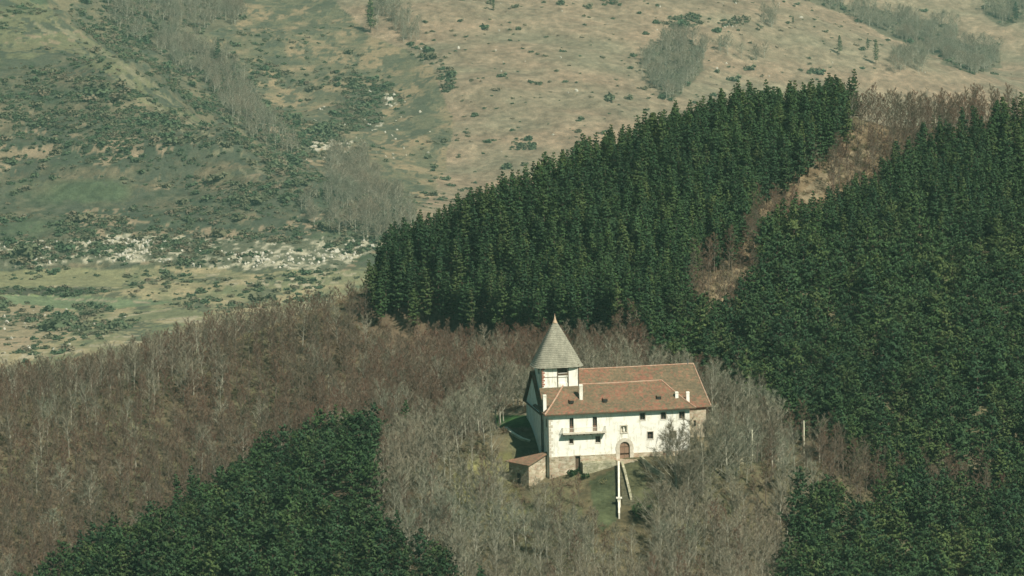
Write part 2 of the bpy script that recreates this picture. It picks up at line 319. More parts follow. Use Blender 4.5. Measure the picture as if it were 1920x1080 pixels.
def bare_mesh(seed, h=12., w=3., nl=11, fork=.3, tw=.045, ntw=9, trunk_r=.17):
    """trunk+limbs tubes, twig blades"""
    r = np.random.default_rng(seed); tb = MB(); T0 = []; TD = []; TL = []; TW = []
    ln = r.normal(0, .35, 2); top = np.array([ln[0], ln[1], h*.9])
    def tp(t): return np.array([ln[0]*t*t+.15*math.sin(t*5+seed), ln[1]*t*t+.12*math.cos(t*4+seed), h*.92*t])
    tb.tube([tp(t)-(np.array([0, 0, 1.]) if t == 0 else 0) for t in (0, .25, .5, .75, 1)], [trunk_r*1.25, trunk_r, trunk_r*.72, trunk_r*.4, .02], 6)
    for i in range(nl):
        t = fork+(1-fork)*(i+.5*r.random())/nl*.97; a = i*2.4+r.normal(0, .3); f = (t-fork)/(1-fork)
        L = w*(1.15-.75*f)*r.uniform(.75, 1.15); up = r.uniform(.55, 1.15)+f*.6
        d = np.array([math.cos(a), math.sin(a), up]); d /= np.linalg.norm(d); b0 = tp(t); Lf = L*1.25
        mid = b0+d*Lf*.5; d2 = d+np.array([0, 0, .35]); d2 /= np.linalg.norm(d2); e = mid+d2*Lf*.5
        tb.tube([b0, mid, e], [.055*(1.2-f*.7), .03*(1.2-f*.6), .01], 4, False)
        nb = 7
        for j in range(nb):
            s = .2+.8*(j+r.random())/nb; s = min(s, .98); q = b0+(mid-b0)*s*2 if s < .5 else mid+(e-mid)*(s-.5)*2
            dd = d+r.normal(0, .55, 3)+np.array([0, 0, .25]); dd /= np.linalg.norm(dd); bl = L*r.uniform(.28, .55)*(1.15-.4*s)
            q2 = q+dd*bl; tb.tube([q, q2], [.022, .008], 3, False)
            for k in range(ntw):
                x = r.uniform(.15, 1.); td = dd+r.normal(0, .55, 3)+np.array([0, 0, .3]); td /= np.linalg.norm(td)
                T0.append(q+dd*bl*x); TD.append(td); TL.append(r.uniform(.35, 1.0)*(w/3.)**.5); TW.append(tw*r.uniform(.6, 1.3))
    T0 = np.array(T0); TD = np.array(TD); TL = np.array(TL)[:, None]; TW = np.array(TW)[:, None]; m = len(T0)
    s = np.cross(TD, r.normal(size=(m, 3))); s /= np.linalg.norm(s, axis=1)[:, None]
    Vt = np.stack([T0-s*TW*.5, T0+s*TW*.5, T0+TD*TL], 1).reshape(-1, 3)
    return tb, Vt, np.arange(3*m).reshape(m, 3)
def bush_mesh(seed, r0=1., h=1.3, m=170, sz=.42):
    r = np.random.default_rng(seed); lob = r.normal(size=(5, 3))*np.array([.45, .45, .25])*r0+np.array([0, 0, h*.5])
    k = r.integers(0, 5, m); d = r.normal(size=(m, 3)); d /= np.linalg.norm(d, axis=1)[:, None]
    c = lob[k]+d*r0*.55*r.uniform(.5, 1.05, (m, 1)); c[:, 2] = np.abs(c[:, 2])*.9
    return leaf_arrays(c, r.uniform(.6, 1.3, m)*sz, .7, dirs=d+r.normal(size=(m, 3))*.7, r=r)
protos = {}
def proto_pine(key, *a, **k):
    root = empty('pine_tree'); tb, br, V, Fc = pine_mesh(*a, **k)
    tb.add(br.v, br.f); t = tb.build('trunk', MT['pinebark'], root); c = npmesh('crown', V, Fc, MT['pine'], root)
    protos.setdefault(key, []).append((root, [o for o in root.children]))
def proto_bare(key, mat, *a, **k):
    root = empty({'beech': 'beech_tree', 'oak': 'oak_tree', 'bigoak': 'oak_tree'}[key]); tb, V, Fc = bare_mesh(*a, **k)
    t = tb.build('trunk', MT['bark_brown' if key == 'beech' else 'bark_grey'], root); c = npmesh('crown', V, Fc, MT[mat], root)
    protos.setdefault(key, []).append((root, [o for o in root.children]))
for s in range(8): proto_pine('pine', 100+s, h=13+[0, .5, -.9, .6, -.5, .2, -1.3, .3][s], rmax=[1.7, 1.95, 1.6, 1.8, 2.05, 1.6, 1.8, 2.05][s], wild=.35)
for s in range(6): proto_pine('bushpine', 150+s, h=12.3+[0, .6, -1.2, .5, -.6, .9][s], rmax=[3.0, 3.3, 2.8, 3.1, 3.4, 2.9][s], wild=1.)
for s in range(4): proto_bare('beech', 'twig_red', 200+s, h=12.5, w=2.0, nl=17, fork=.32, tw=.030, ntw=17, trunk_r=.10)
for s in range(4): proto_bare('oak', 'twig_grey', 300+s, h=11, w=3.5, nl=16, fork=.22, tw=.036, ntw=19, trunk_r=.15)
for s in range(3): proto_bare('bigoak', 'twig_grey', 400+s, h=13.5, w=6.2, nl=32, fork=.12, tw=.040, ntw=30, trunk_r=.24)
used = set()
def child_objs(o): return list(o.children)
kids = {r: ks for L in protos.values() for r, ks in L}
def place(key, x, y, s, rz, label, cat, group, z=None, variant=None, tilt=(0, 0)):
    vi = rng.integers(0, len(protos[key])) if variant is None else variant
    root, ks = protos[key][vi]
    if root.name in used:
        r = root.copy(); C.objects.link(r)
        for k in ks:
            c = k.copy(); C.objects.link(c); c.parent = r
    else: r = root; used.add(root.name)
    z = float(terr(np.array([x]), np.array([y]))[0]) if z is None else z
    r.location = (x, y, z-.1); r.rotation_euler = (tilt[0], tilt[1], rz); r.scale = (s*random.uniform(.92, 1.08),)*2+(s,)
    tag(r, label, cat, group); return r
# ------------------------------------------------------------------ scatter by geometry nodes (stuff)
def scatter(name, pts, scl, rot, sources, label=None, cat=None):
    m = len(pts); me = bpy.data.meshes.new(name); me.vertices.add(m); me.vertices.foreach_set('co', np.asarray(pts, np.float32).ravel())
    a = me.attributes.new('scl', 'FLOAT_VECTOR', 'POINT'); a.data.foreach_set('vector', np.asarray(scl, np.float32).ravel())
    a = me.attributes.new('rot', 'FLOAT_VECTOR', 'POINT'); a.data.foreach_set('vector', np.asarray(rot, np.float32).ravel())
    a = me.attributes.new('idx', 'INT', 'POINT'); a.data.foreach_set('value', rng.integers(0, len(sources), m).astype(np.int32))
    o = bpy.data.objects.new(name, me); C.objects.link(o)
    ng = bpy.data.node_groups.new(name, 'GeometryNodeTree'); ng.interface.new_socket('Geometry', in_out='INPUT', socket_type='NodeSocketGeometry'); ng.interface.new_socket('Geometry', in_out='OUTPUT', socket_type='NodeSocketGeometry')
    N = ng.nodes; Lk = ng.links; gi = N.new('NodeGroupInput'); go = N.new('NodeGroupOutput')
    J = N.new('GeometryNodeJoinGeometry')
    for src in sources:
        j = N.new('GeometryNodeJoinGeometry')
        for so in src:
            oi = N.new('GeometryNodeObjectInfo'); oi.inputs['Object'].default_value = so; oi.inputs['As Instance'].default_value = True; oi.transform_space = 'ORIGINAL'
            Lk.new(oi.outputs['Geometry'], j.inputs[0])
        g2i = N.new('GeometryNodeGeometryToInstance'); Lk.new(j.outputs[0], g2i.inputs[0]); Lk.new(g2i.outputs[0], J.inputs[0])
    ip = N.new('GeometryNodeInstanceOnPoints'); Lk.new(gi.outputs[0], ip.inputs['Points']); Lk.new(J.outputs[0], ip.inputs['Instance']); ip.inputs['Pick Instance'].default_value = True
    def attr(nm, t):
        q = N.new('GeometryNodeInputNamedAttribute'); q.data_type = t; q.inputs['Name'].default_value = nm; return q.outputs[0]
    Lk.new(attr('idx', 'INT'), ip.inputs['Instance Index']); Lk.new(attr('scl', 'FLOAT_VECTOR'), ip.inputs['Scale'])
    e2r = N.new('FunctionNodeEulerToRotation'); Lk.new(attr('rot', 'FLOAT_VECTOR'), e2r.inputs[0]); Lk.new(e2r.outputs[0], ip.inputs['Rotation'])
    Lk.new(ip.outputs[0], go.inputs[0]); md = o.modifiers.new('scatter', 'NODES'); md.node_group = ng
    tag(o, label, cat, kind='stuff'); return o
#@@NEAR
# ------------------------------------------------------------------ near woodland layout
POLY_PINE = [
 [(690,520),(720,470),(860,395),(1000,335),(1200,248),(1400,182),(1520,155),(1600,165),(1592,235),(1560,250),(1500,300),(1440,330),(1400,400),(1385,440),(1330,450),(1295,480),(1290,540),(1320,570),(1240,590),(1200,590),(1140,570),(1050,580),(830,565),(740,560),(700,545)],
 [(1215,650),(1210,590),(1290,565),(1340,575),(1430,520),(1425,440),(1460,400),(1540,385),(1550,370),(1640,340),(1690,285),(1760,245),(1810,232),(1870,218),(2100,210),(2100,900),(1930,900),(1900,930),(1850,860),(1790,840),(1730,870),(1690,860),(1640,850),(1580,810),(1500,770),(1400,705),(1290,670)],
 [(1475,930),(1520,905),(1570,890),(1620,905),(1690,880),(1730,890),(1800,900),(1850,930),(1930,920),(2100,920),(2100,1420),(1400,1420),(1440,1090),(1490,1010)],
 [(30,1110),(120,1060),(230,1005),(300,970),(400,915),(480,880),(500,840),(560,810),(640,800),(700,790),(705,860),(690,930),(720,960),(745,990),(860,1045),(905,1100),(930,1420),(-50,1420)]]
NOCROWN_FRONT = [(985,585),(1100,585),(1120,680),(1335,680),(1340,800),(1255,812),(1205,905),(1240,920),(1225,990),(1130,990),(1085,905),(1035,905),(950,915),(945,850),(985,780)]
LAWN = [(1090,880),(1250,880),(1240,990),(1150,1000),(1100,930)]
GULLY = [(1330,585),(1345,530),(1400,490),(1425,520),(1370,560)]
GULLY2 = [(1450,400),(1500,350),(1590,285),(1650,260),(1640,285),(1590,310),(1540,350),(1490,385)]
def jitter(x0, x1, y0, y1, st, j=.42):
    gx, gy = np.meshgrid(np.arange(x0, x1, st), np.arange(y0, y1, st)); gx = gx.astype(float); gy = gy.astype(float); gx[1::2] += st*.5
    return (gx+rng.uniform(-j, j, gx.shape)*st).ravel(), (gy+rng.uniform(-j, j, gx.shape)*st).ravel()
def clear_house(x, y, z, h):
    hx, hy = house_xy(x, y)
    bad = (hx > -4) & (hx < 35) & (hy > -1.5) & (hy < 24)
    bad |= (hx > -9) & (hx < 0) & (hy > -4) & (hy < 22)
    for f in (.3, .6, 1.0):
        u, v = proj(x, y, z+h*f); bad |= inpoly(u, v, NOCROWN_FRONT) & (hy < 6)
    for f in (.25, .5, .75, .95):
        u, v = proj(x, y, z+h*f)
        for q_, ym in (([(1330,778),(1402,800),(1405,822),(1330,806)], 716), ([(1398,808),(1424,808),(1424,888),(1398,888)], 702), ([(1497,786),(1520,786),(1520,822),(1497,822)], 727)): bad |= inpoly(u, v, q_) & (y < ym)
    u, v = proj(x, y, z); bad |= inpoly(u, v, LAWN) | inpoly(u, v, GULLY) | inpoly(u, v, GULLY2)
    return bad
x, y = jitter(-125, 160, 605, 935, 2.75, .5); z = terr(x, y); u, v = proj(x, y, z+13*.62)
m = np.zeros(len(x), bool)
wj_ = fbm(x/7, y/7, 3); wk_ = fbm(x/6+40, y/6, 3)
for i_, p in enumerate(POLY_PINE): m |= inpoly(u+wj_*(8, 14, 24, 34)[i_], v+wk_*(3, 8, 18, 26)[i_], p)
m &= ~clear_house(x, y, z, 13)
u1, v1 = proj(x, y, z+12.5); m &= (u1 > -80) & (u1 < 2010) & (v1 < 1120)
px, py, pz, pu, pv = x[m], y[m], z[m], u[m], v[m]
sparse = inpoly(pu, pv, [(560,800),(700,790),(900,1100),(860,1050),(700,1000),(600,900)]) & (rng.random(len(px)) < .3)
wild_ = (inpoly(pu, pv, POLY_PINE[2]) | inpoly(pu, pv, POLY_PINE[3]) | (inpoly(pu, pv, POLY_PINE[1]) & (pv > 420+fbm(px/15, py/15, 2)*60)))
sparse |= wild_ & (rng.random(len(px)) < .60)
px, py, pz, pu, pv, wild_ = [a[~sparse] for a in (px, py, pz, pu, pv, wild_)]
ps = np.clip(rng.normal(.95, .055, len(px)), .74, 1.06)+np.where(wild_, rng.normal(.02, .06, len(px)), 0)*(1+.06*fbm(px/12, py/12, 2))
order = np.argsort(py); inA = inpoly(pu, pv, POLY_PINE[0]); front = inA & (pv > 500) & (pv < 590); 
near_i = [i for i in order if not inA[i] and -20 < pu[i] < 1940 and pv[i] < 1100][:225]
fr_i = [i for i in order if front[i]][:65]
ind = set(near_i) | set(fr_i)
def stand(i):
    if inA[i]: return 'dark tiered pine in the front edge of the big wood behind the grey spire', 'pines edging the wood behind the tower'
    if pu[i] < 960: return 'dense dark green pine in the stand at the lower left', 'pines of the lower left stand'
    return 'dense dark green pine in the stand at the lower right below the bare trees', 'pines of the lower right stand'
for i in sorted(ind):
    lb, gr = stand(i); place('bushpine' if wild_[i] else 'pine', px[i], py[i], ps[i], random.uniform(0, 6.28), lb, 'pine tree', gr, z=pz[i])
lone = P(765, 830, 742); place('pine', lone[0], lone[1], .85, 1., 'lone dark pine poking out of the grey bare trees left of the church', 'pine tree', None)
rest = np.array([i not in ind for i in range(len(px))])
for kx, mk, nm, lb in (('pine', rest & ~wild_, 'pine_forest', 'dense dark green pine forest over the hill behind the church'), ('bushpine', rest & wild_, 'bushy_pine_forest', 'dense bushy pine forest on the slope right of the church')):
    k = mk.sum(); scl = np.stack([ps[mk]*rng.uniform(.92, 1.08, k)]*2+[ps[mk]], 1); rot = np.stack([rng.normal(0, .04, k), rng.normal(0, .04, k), rng.uniform(0, 6.28, k)], 1)
    scatter(nm, np.stack([px[mk], py[mk], pz[mk]-.1], 1), scl, rot, [[q for q in ks] for r, ks in protos[kx]], lb, 'forest')
print('pines', len(px), len(ind))
# bare trees
x, y = jitter(-140, 160, 600, 925, 3.3, .45); z = terr(x, y); u, v = proj(x, y, z+12*.6); m = np.ones(len(x), bool)
u9, v9 = proj(x, y, z+12)
wj_ = fbm(x/7, y/7, 3); wk_ = fbm(x/6+40, y/6, 3)
for i_, p in enumerate(POLY_PINE): m &= ~inpoly(u+wj_*(8, 14, 24, 34)[i_], v+wk_*(3, 8, 18, 26)[i_], p)
m &= ~clear_house(x, y, z, 12)
hx, hy = house_xy(x, y)
ug, vg = proj(x, y, z)
# the wood stops at the ridge line on the left, and the pines hide the ground behind the right hand ridge
m &= ~((u9 > 700) & (u9 < 1560) & (vg < 600) & (y > 848)); low_ = (u9 > 690) & (u9 < 1150) & (v9 < 596+8*np.sin(u9/23.)); m &= ~((u9 > 690) & (u9 < 1150) & (v9 < 545))
m &= (u9 > -100) & (u9 < 2020) & (v9 < 1110) & (v9 > 100)
m &= ~((u9 > 1560) & (v9 < 145)) & ~((u9 < 700) & (v9 < 640-u9*.2))
m &= y < np.where(x < -25, 905, 930)
# thin out the gully and the slope right of the church
thin = inpoly(u, v, [(1240,600),(1330,440),(1440,330),(1520,230),(1700,260),(1560,380),(1430,560),(1330,600)]); m &= ~(thin & (rng.random(len(x)) < .2))
m &= ~(inpoly(u, v, [(900,700),(1000,700),(1000,860),(940,900),(900,800)]) & (rng.random(len(x)) < .5))
m &= ~((np.hypot(hx-12, hy) < 48) & (rng.random(len(x)) < .12))
bx, by, bz, bu, bv = x[m], y[m], z[m], u[m], v[m]; hx, hy = house_xy(bx, by); lowb = low_[m]
grey = ((hx > -38) & (hx < 50) & (hy < 45) & (hy > -60)) & (rng.random(len(bx)) < .8) | (rng.random(len(bx)) < .09) | ((bu < 420) & (bv < 700) & (rng.random(len(bx)) < .25))
grey &= ~(inpoly(bu, bv, [(1240,560),(1340,420),(1900,100),(1900,300),(1430,600)]))
bs = rng.uniform(.72, .90, len(bx))*np.where((hx < -40) & ~grey, .93, 1.)*np.where(lowb, .66, 1.)*np.where(grey & (by < 700), .95, 1)
dist = by+.0; order = np.argsort(by); indb = [i for i in order if -20 < bu[i] < 1940 and bv[i] < 1085][:285]; sb = set(indb)
def blabel(i):
    if hx[i] < 0: return ('bare grey-barked tree on the slope left of the church' if grey[i] else 'bare reddish-brown beech on the slope left of the church')
    if hx[i] < 33: return ('bare grey-green tree on the slope in front of the church' if grey[i] else 'bare brown tree on the slope in front of the church')
    return ('bare grey tree on the slope right of the church' if grey[i] else 'bare brown beech on the slope right of the church')
for i in indb:
    lb = blabel(i); 
    if hy[i] > 6: lb = lb.replace('on the slope in front of', 'behind').replace('on the slope', 'on the wooded ground')
    place('oak' if grey[i] else 'beech', bx[i], by[i], bs[i], random.uniform(0, 6.28), lb, 'bare tree', lb.replace('bare', 'bare', 1)+' group', z=bz[i], tilt=(random.gauss(0, .04), random.gauss(0, .04)))
special = [((1268,950), 1.05, 'bigoak', 'large spreading bare grey tree overlapping the right part of the white facade'),
           ((1318,932), 1.0, 'bigoak', 'big bare tree with pale limbs just right of the one overlapping the facade'),
           ((1290,985), .9, 'bigoak', 'broad bare tree below the two big trees at the right end of the facade'),
           ((1362,905), .9, 'bigoak', 'bare grey tree standing in front of the stone right end of the church'),
           ((1236,1005), .7, 'bigoak', 'bare tree on the slope just right of the lower end of the white wall'),
           ((938,795), .85, 'bigoak', 'bare dark-limbed tree standing by the small lawn left of the church'),
           ((1515,330), .6, 'bigoak', 'lone bare round-crowned tree at the gully edge below the hilltop')]
for j_, ((uu, vv), s, kx, lb) in enumerate(special):
    p = onground(uu, vv); place(kx, p[0], p[1], s, random.uniform(0, 6), lb, 'bare tree', None, variant=j_ % 3)
# small bare saplings on the bank close to the church
x, y = jitter(-60, 70, 640, 735, 2.8, .5); z = terr(x, y); hx_, hy_ = house_xy(x, y); h_ = 4.5
m = ~((hx_ > -5.5) & (hx_ < 34) & (hy_ > -3) & (hy_ < 24)) & ~((hx_ > -12) & (hx_ < 0) & (hy_ > -5) & (hy_ < 24)) & (rng.random(len(x)) < .9)
u0, v0 = proj(x, y, z); m &= ~inpoly(u0, v0, LAWN)
for f in (.3, .7, 1.): uu, vv = proj(x, y, z+h_*f); m &= ~inpoly(uu, vv, NOCROWN_FRONT)
big = clear_house(x, y, z, 12); m &= big & (v0 < 1090)
sx, sy, sz3 = x[m], y[m], z[m]; print('saplings', m.sum())
for i in range(len(sx)):
    place('oak' if rng.random() < .6 else 'beech', sx[i], sy[i], rng.uniform(.34, .6), random.uniform(0, 6.28), 'small bare sapling on the grassy bank close to the church', 'sapling', 'bare saplings on the bank round the church', z=sz3[i])
rest = np.array([i not in sb for i in range(len(bx))])
for kx, mk, nm, lb in (('beech', rest & ~grey, 'beech_wood', 'bare reddish-brown beech wood covering the slope left of and behind the church'), ('oak', rest & grey, 'grey_wood', 'bare grey-barked wood mixed through the slopes round the church')):
    k = mk.sum(); scl = np.stack([bs[mk]]*3, 1); rot = np.stack([rng.normal(0, .04, k), rng.normal(0, .04, k), rng.uniform(0, 6.28, k)], 1)
    scatter(nm, np.stack([bx[mk], by[mk], bz[mk]-.1], 1), scl, rot, [ks for r, ks in protos[kx]], lb, 'woodland')
print('bare', len(bx), len(sb))
# undergrowth: low brown scrub between the trees, one mass
mund, nt, b = newmat('undergrowth_twigs', .9); setc(nt, b, ramp(nt, rnd(nt), [(0, (.13, .10, .06)), (.4, (.20, .15, .10)), (.7, (.16, .16, .08)), (1, (.24, .19, .13))]))
und = []
for s in range(3):
    r_ = np.random.default_rng(900+s); m_ = 150; d = r_.normal(size=(m_, 3)); d[:, 2] = np.abs(d[:, 2])+.4; d /= np.linalg.norm(d, axis=1)[:, None]
    V, Fc = leaf_arrays(d*r_.uniform(.2, 1.1, (m_, 1)), r_.uniform(.3, .7, m_), .10, dirs=d+r_.normal(size=(m_, 3))*.4, r=r_)
    und.append((V, Fc))
x, y = jitter(-125, 150, 610, 920, 2.1, .5); z = terr(x, y); u, v = proj(x, y, z); hx, hy = house_xy(x, y)
m = (u > -40) & (u < 1960) & (v < 1160) & ~((hx > -2) & (hx < 34) & (hy > -2.5) & (hy < 23)) & ~(inpoly(u, v, LAWN) & (rng.random(len(x)) < .35)) & ~((hx > 8) & (hx < 16) & (hy > -18) & (hy < 0)) & ~inpoly(u, v, [(925,776),(1012,776),(1012,803),(930,803)])
um, vm = proj(x, y, z+5)
for p in POLY_PINE: m &= ~inpoly(um, vm, p)
m &= ~((inpoly(u, v, GULLY) | inpoly(u, v, GULLY2)) & (rng.random(len(x)) < .3)); m &= fbm(x/9, y/9, 2) > -.22
m &= ~((hy < 0) & (hy > -20) & (hx > 4) & (hx < 26) & (rng.random(len(x)) < .8))
UP = (x[m], y[m], z[m])
# ------------------------------------------------------------------ the church
plaster = noisy('lime_plaster', [(.25, (.70, .68, .60)), (.5, (.80, .785, .72)), (.75, (.84, .825, .765))], .55, .9, 'Object', (.9, [(.28, (.80, .78, .72)), (.46, (1, 1, 1))]), .25)
nt = plaster.node_tree; b = nt.nodes['Principled BSDF']; c = b.inputs['Base Color'].links[0].from_socket
c = mix(nt, 1., c, ramp(nt, noise(nt, 1.6, 4, 'Object', (1, 1, .16), .7), [(.34, (.72, .70, .64)), (.47, (1, 1, 1))]), 'MULTIPLY'); setc(nt, b, c)
def stonemat(name, stops, sc, mort=(.42, .38, .30)):
    m, nt, b = newmat(name, .95); vo = nt.nodes.new('ShaderNodeTexVoronoi'); vo.inputs['Scale'].default_value = sc; tc = nt.nodes.new('ShaderNodeTexCoord')
    mp = nt.nodes.new('ShaderNodeMapping'); mp.inputs['Scale'].default_value = (1, 1, 1.7); nt.links.new(tc.outputs['Object'], mp.inputs[0]); nt.links.new(mp.outputs[0], vo.inputs['Vector'])
    bw = nt.nodes.new('ShaderNodeRGBToBW'); nt.links.new(vo.outputs['Color'], bw.inputs[0]); c = ramp(nt, bw.outputs[0], stops)
    v2 = nt.nodes.new('ShaderNodeTexVoronoi'); v2.feature = 'DISTANCE_TO_EDGE'; v2.inputs['Scale'].default_value = sc; nt.links.new(mp.outputs[0], v2.inputs['Vector'])
    c = mix(nt, ramp(nt, v2.outputs['Distance'], [(.03, (1, 1, 1)), (.10, (0, 0, 0))]), c, mort)
    c = mix(nt, 1., c, ramp(nt, noise(nt, .5, 4, 'Object'), [(.3, (.72, .72, .70)), (.7, (1.2, 1.16, 1.1))]), 'MULTIPLY')
    setc(nt, b, c); bump(nt, b, v2.outputs['Distance'], .5, .08); return m
stone = stonemat('rubble_stone', [(.2, (.27, .23, .165)), (.45, (.38, .33, .245)), (.6, (.34, .235, .175)), (.8, (.50, .45, .36))], 1.7, (.42, .38, .30))
stone_grey = stonemat('mossy_stone', [(.2, (.20, .20, .13)), (.5, (.32, .31, .22)), (.8, (.42, .40, .31))], 1.9, (.30, .29, .21))
quoin = noisy('cut_stone', [(.3, (.46, .41, .33)), (.7, (.62, .57, .48))], 1.5, coord='Object')
cap = noisy('pale_coping', [(.3, (.58, .55, .46)), (.7, (.76, .74, .64))], 1.3, coord='Object')
def tilemat(name, red, olive, bias):
    m, nt, b = newmat(name, .9); tc = nt.nodes.new('ShaderNodeTexCoord')
    br = nt.nodes.new('ShaderNodeTexVoronoi'); br.inputs['Scale'].default_value = 2.6; nt.links.new(tc.outputs['Object'], br.inputs['Vector'])
    bw = nt.nodes.new('ShaderNodeRGBToBW'); nt.links.new(br.outputs['Color'], bw.inputs[0])
    big = noise(nt, .16, 5, 'Object', rough=.6); ad = nt.nodes.new('ShaderNodeMath'); ad.operation = 'MULTIPLY_ADD'; nt.links.new(bw.outputs[0], ad.inputs[0]); ad.inputs[1].default_value = .42; nt.links.new(big, ad.inputs[2])
    c = ramp(nt, ad.outputs[0], [(bias-.14, olive[0]), (bias-.02, olive[1]), (bias+.06, red[0]), (bias+.22, red[1])])
    wv = nt.nodes.new('ShaderNodeTexWave'); wv.bands_direction = 'Y'; wv.inputs['Scale'].default_value = 1.1; wv.inputs['Distortion'].default_value = 1.5; wv.inputs['Detail'].default_value = 2; nt.links.new(tc.outputs['Object'], wv.inputs['Vector'])
    c = mix(nt, 1., c, ramp(nt, wv.outputs['Fac'], [(.1, (.72, .72, .72)), (.6, (1.08, 1.08, 1.08))]), 'MULTIPLY')
    c = mix(nt, 1., c, ramp(nt, noise(nt, .45, 5, 'Object', rough=.7), [(.3, (.74, .80, .78)), (.65, (1.1, 1.06, 1.0))]), 'MULTIPLY')
    c = mix(nt, 1., c, ramp(nt, noise(nt, 2.2, 3, 'Object'), [(.35, (.80, .82, .80)), (.7, (1.2, 1.15, 1.1))]), 'MULTIPLY')
    setc(nt, b, c); bump(nt, b, wv.outputs['Fac'], .5, .06); return m
tiles = tilemat('old_clay_tiles', ((.215, .118, .085), (.265, .115, .085)), ((.145, .118, .082), (.185, .135, .092)), .74)
tiles2 = tilemat('red_clay_tiles', ((.23, .14, .10), (.27, .15, .11)), ((.17, .13, .09), (.21, .155, .11)), .68)
ridgem = noisy('mortared_ridge_tiles', [(.35, (.34, .185, .125)), (.65, (.42, .31, .23))], 1.6, coord='Object')
wood = noisy('dark_oak', [(.3, (.07, .05, .035)), (.7, (.13, .095, .065))], 2, coord='Object')
doorw = noisy('door_planks', [(.3, (.20, .125, .085)), (.7, (.28, .185, .13))], 2, coord='Object', vs=(6, 6, .6))
darkm = noisy('dark_glass', [(.3, (.02, .022, .02)), (.7, (.04, .042, .038))], 1, .4, coord='Object')
shutter = noisy('brown_shutter', [(.3, (.13, .08, .055)), (.7, (.19, .12, .085))], 3, coord='Object')
brick = noisy('red_brick_cornice', [(.3, (.26, .09, .06)), (.7, (.40, .16, .10))], 2.4, coord='Object')
iron = noisy('grey_iron', [(.3, (.10, .10, .09)), (.7, (.16, .16, .14))], 3, .6, coord='Object')
railm = noisy('pale_painted_iron', [(.3, (.50, .48, .42)), (.7, (.62, .60, .52))], 3, .6, coord='Object')
mshing, nt, b = newmat('wood_shingles', .9)
wv = nt.nodes.new('ShaderNodeTexWave'); wv.bands_direction = 'Z'; wv.inputs['Scale'].default_value = .95; wv.inputs['Distortion'].default_value = 1.2; wv.inputs['Detail'].default_value = 3; wv.inputs['Detail Scale'].default_value = 3
tc = nt.nodes.new('ShaderNodeTexCoord'); nt.links.new(tc.outputs['Object'], wv.inputs['Vector'])
c = ramp(nt, noise(nt, 1.1, 6, 'Object', (1, 1, .45), .7), [(.3, (.17, .165, .13)), (.52, (.25, .24, .19)), (.72, (.33, .315, .25))])
c = mix(nt, 1., c, ramp(nt, wv.outputs['Fac'], [(.05, (.86, .86, .86)), (.5, (1.04, 1.04, 1.04))]), 'MULTIPLY')
c = mix(nt, 1., c, ramp(nt, noise(nt, 5, 2, 'Object'), [(.3, (.82, .82, .82)), (.7, (1.16, 1.16, 1.16))]), 'MULTIPLY')
setc(nt, b, c); bump(nt, b, wv.outputs['Fac'], .6, .08)

church = empty('church', tuple(O), YAW)
tag(church, 'whitewashed hilltop church with red tiled roofs and a grey shingled spire', 'church')
def wall_open(x0, x1, z0, z1, ops, t=.55, mb=None):
    """wall in plane y=0 facing -y with openings, reveals t deep. returns MB"""
    mb = mb or MB(); xs = sorted({x0, x1, *[o[0] for o in ops], *[o[1] for o in ops]}); zs = sorted({z0, z1, *[o[2] for o in ops], *[o[3] for o in ops]})
    for i in range(len(xs)-1):
        for j in range(len(zs)-1):
            cx = (xs[i]+xs[i+1])/2; cz = (zs[j]+zs[j+1])/2
            if any(o[0] < cx < o[1] and o[2] < cz < o[3] for o in ops): continue
            mb.add([(xs[i],0,zs[j]),(xs[i+1],0,zs[j]),(xs[i+1],0,zs[j+1]),(xs[i],0,zs[j+1])], [(0,1,2,3)])
    for a, bb, c0, d in ops:
        mb.add([(a,0,c0),(bb,0,c0),(bb,0,d),(a,0,d),(a,t,c0),(bb,t,c0),(bb,t,d),(a,t,d)], [(0,4,5,1),(2,6,7,3),(0,3,7,4),(1,5,6,2)])
    return mb
def xf(mb, f): mb.v = [tuple(f(*p)) for p in mb.v]; return mb
# front wing
win = {'b1': (3.99,4.79,8.25,11.05), 'b2': (8.5,9.35,8.25,11.05), 's1': (3.9,4.68,6.05,7.0), 's2': (9.0,9.95,6.0,7.25), 'm': (19.1,20.22,6.22,7.62),
       'u1': (17.7,18.72,9.95,11.3), 'u2': (21.8,22.82,9.9,11.25), 'u3': (25.35,26.45,9.8,11.2), 'r': (23.5,24.68,6.05,7.55), 'n': (13.98,15.08,7.75,9.0), 'd': (13.65,15.61,3.7,6.0)}
PL = 3.7
fw_ = wall_open(0, 27.4, PL, 11.9, list(win.values()))
fw_.add([(0,0,PL),(0,5.7,PL),(0,5.7,11.9),(0,0,11.9)], [(0,3,2,1)]); fw_.add([(27.4,0,PL),(27.4,5.2,PL),(27.4,5.2,11.9),(27.4,0,11.9)], [(0,1,2,3)])
wall = fw_.build('wall', plaster, church); tag(wall, 'whitewashed main facade')
pl = wall_open(-.04, 27.45, -3.5, PL, [(5.0,5.95,.9,PL), (13.65,15.61,2.65,PL), (22.1,23.3,2.6,PL)], .6)
xf(pl, lambda x, y, z: (x, y-.05, z))
pl.add([(-.04,-.05,-3.5),(-.04,5.7,-3.5),(-.04,5.7,PL),(-.04,-.05,PL),(27.45,-.05,-3.5),(27.45,5.7,-3.5),(27.45,5.7,PL),(27.45,-.05,PL)], [(0,3,2,1),(4,5,6,7)])
pl.add([(-.04,-.05,PL),(27.45,-.05,PL),(27.45,0.01,PL),(-.04,0.01,PL)], [(0,1,2,3)])
pl.build('stone_base', stone, church)
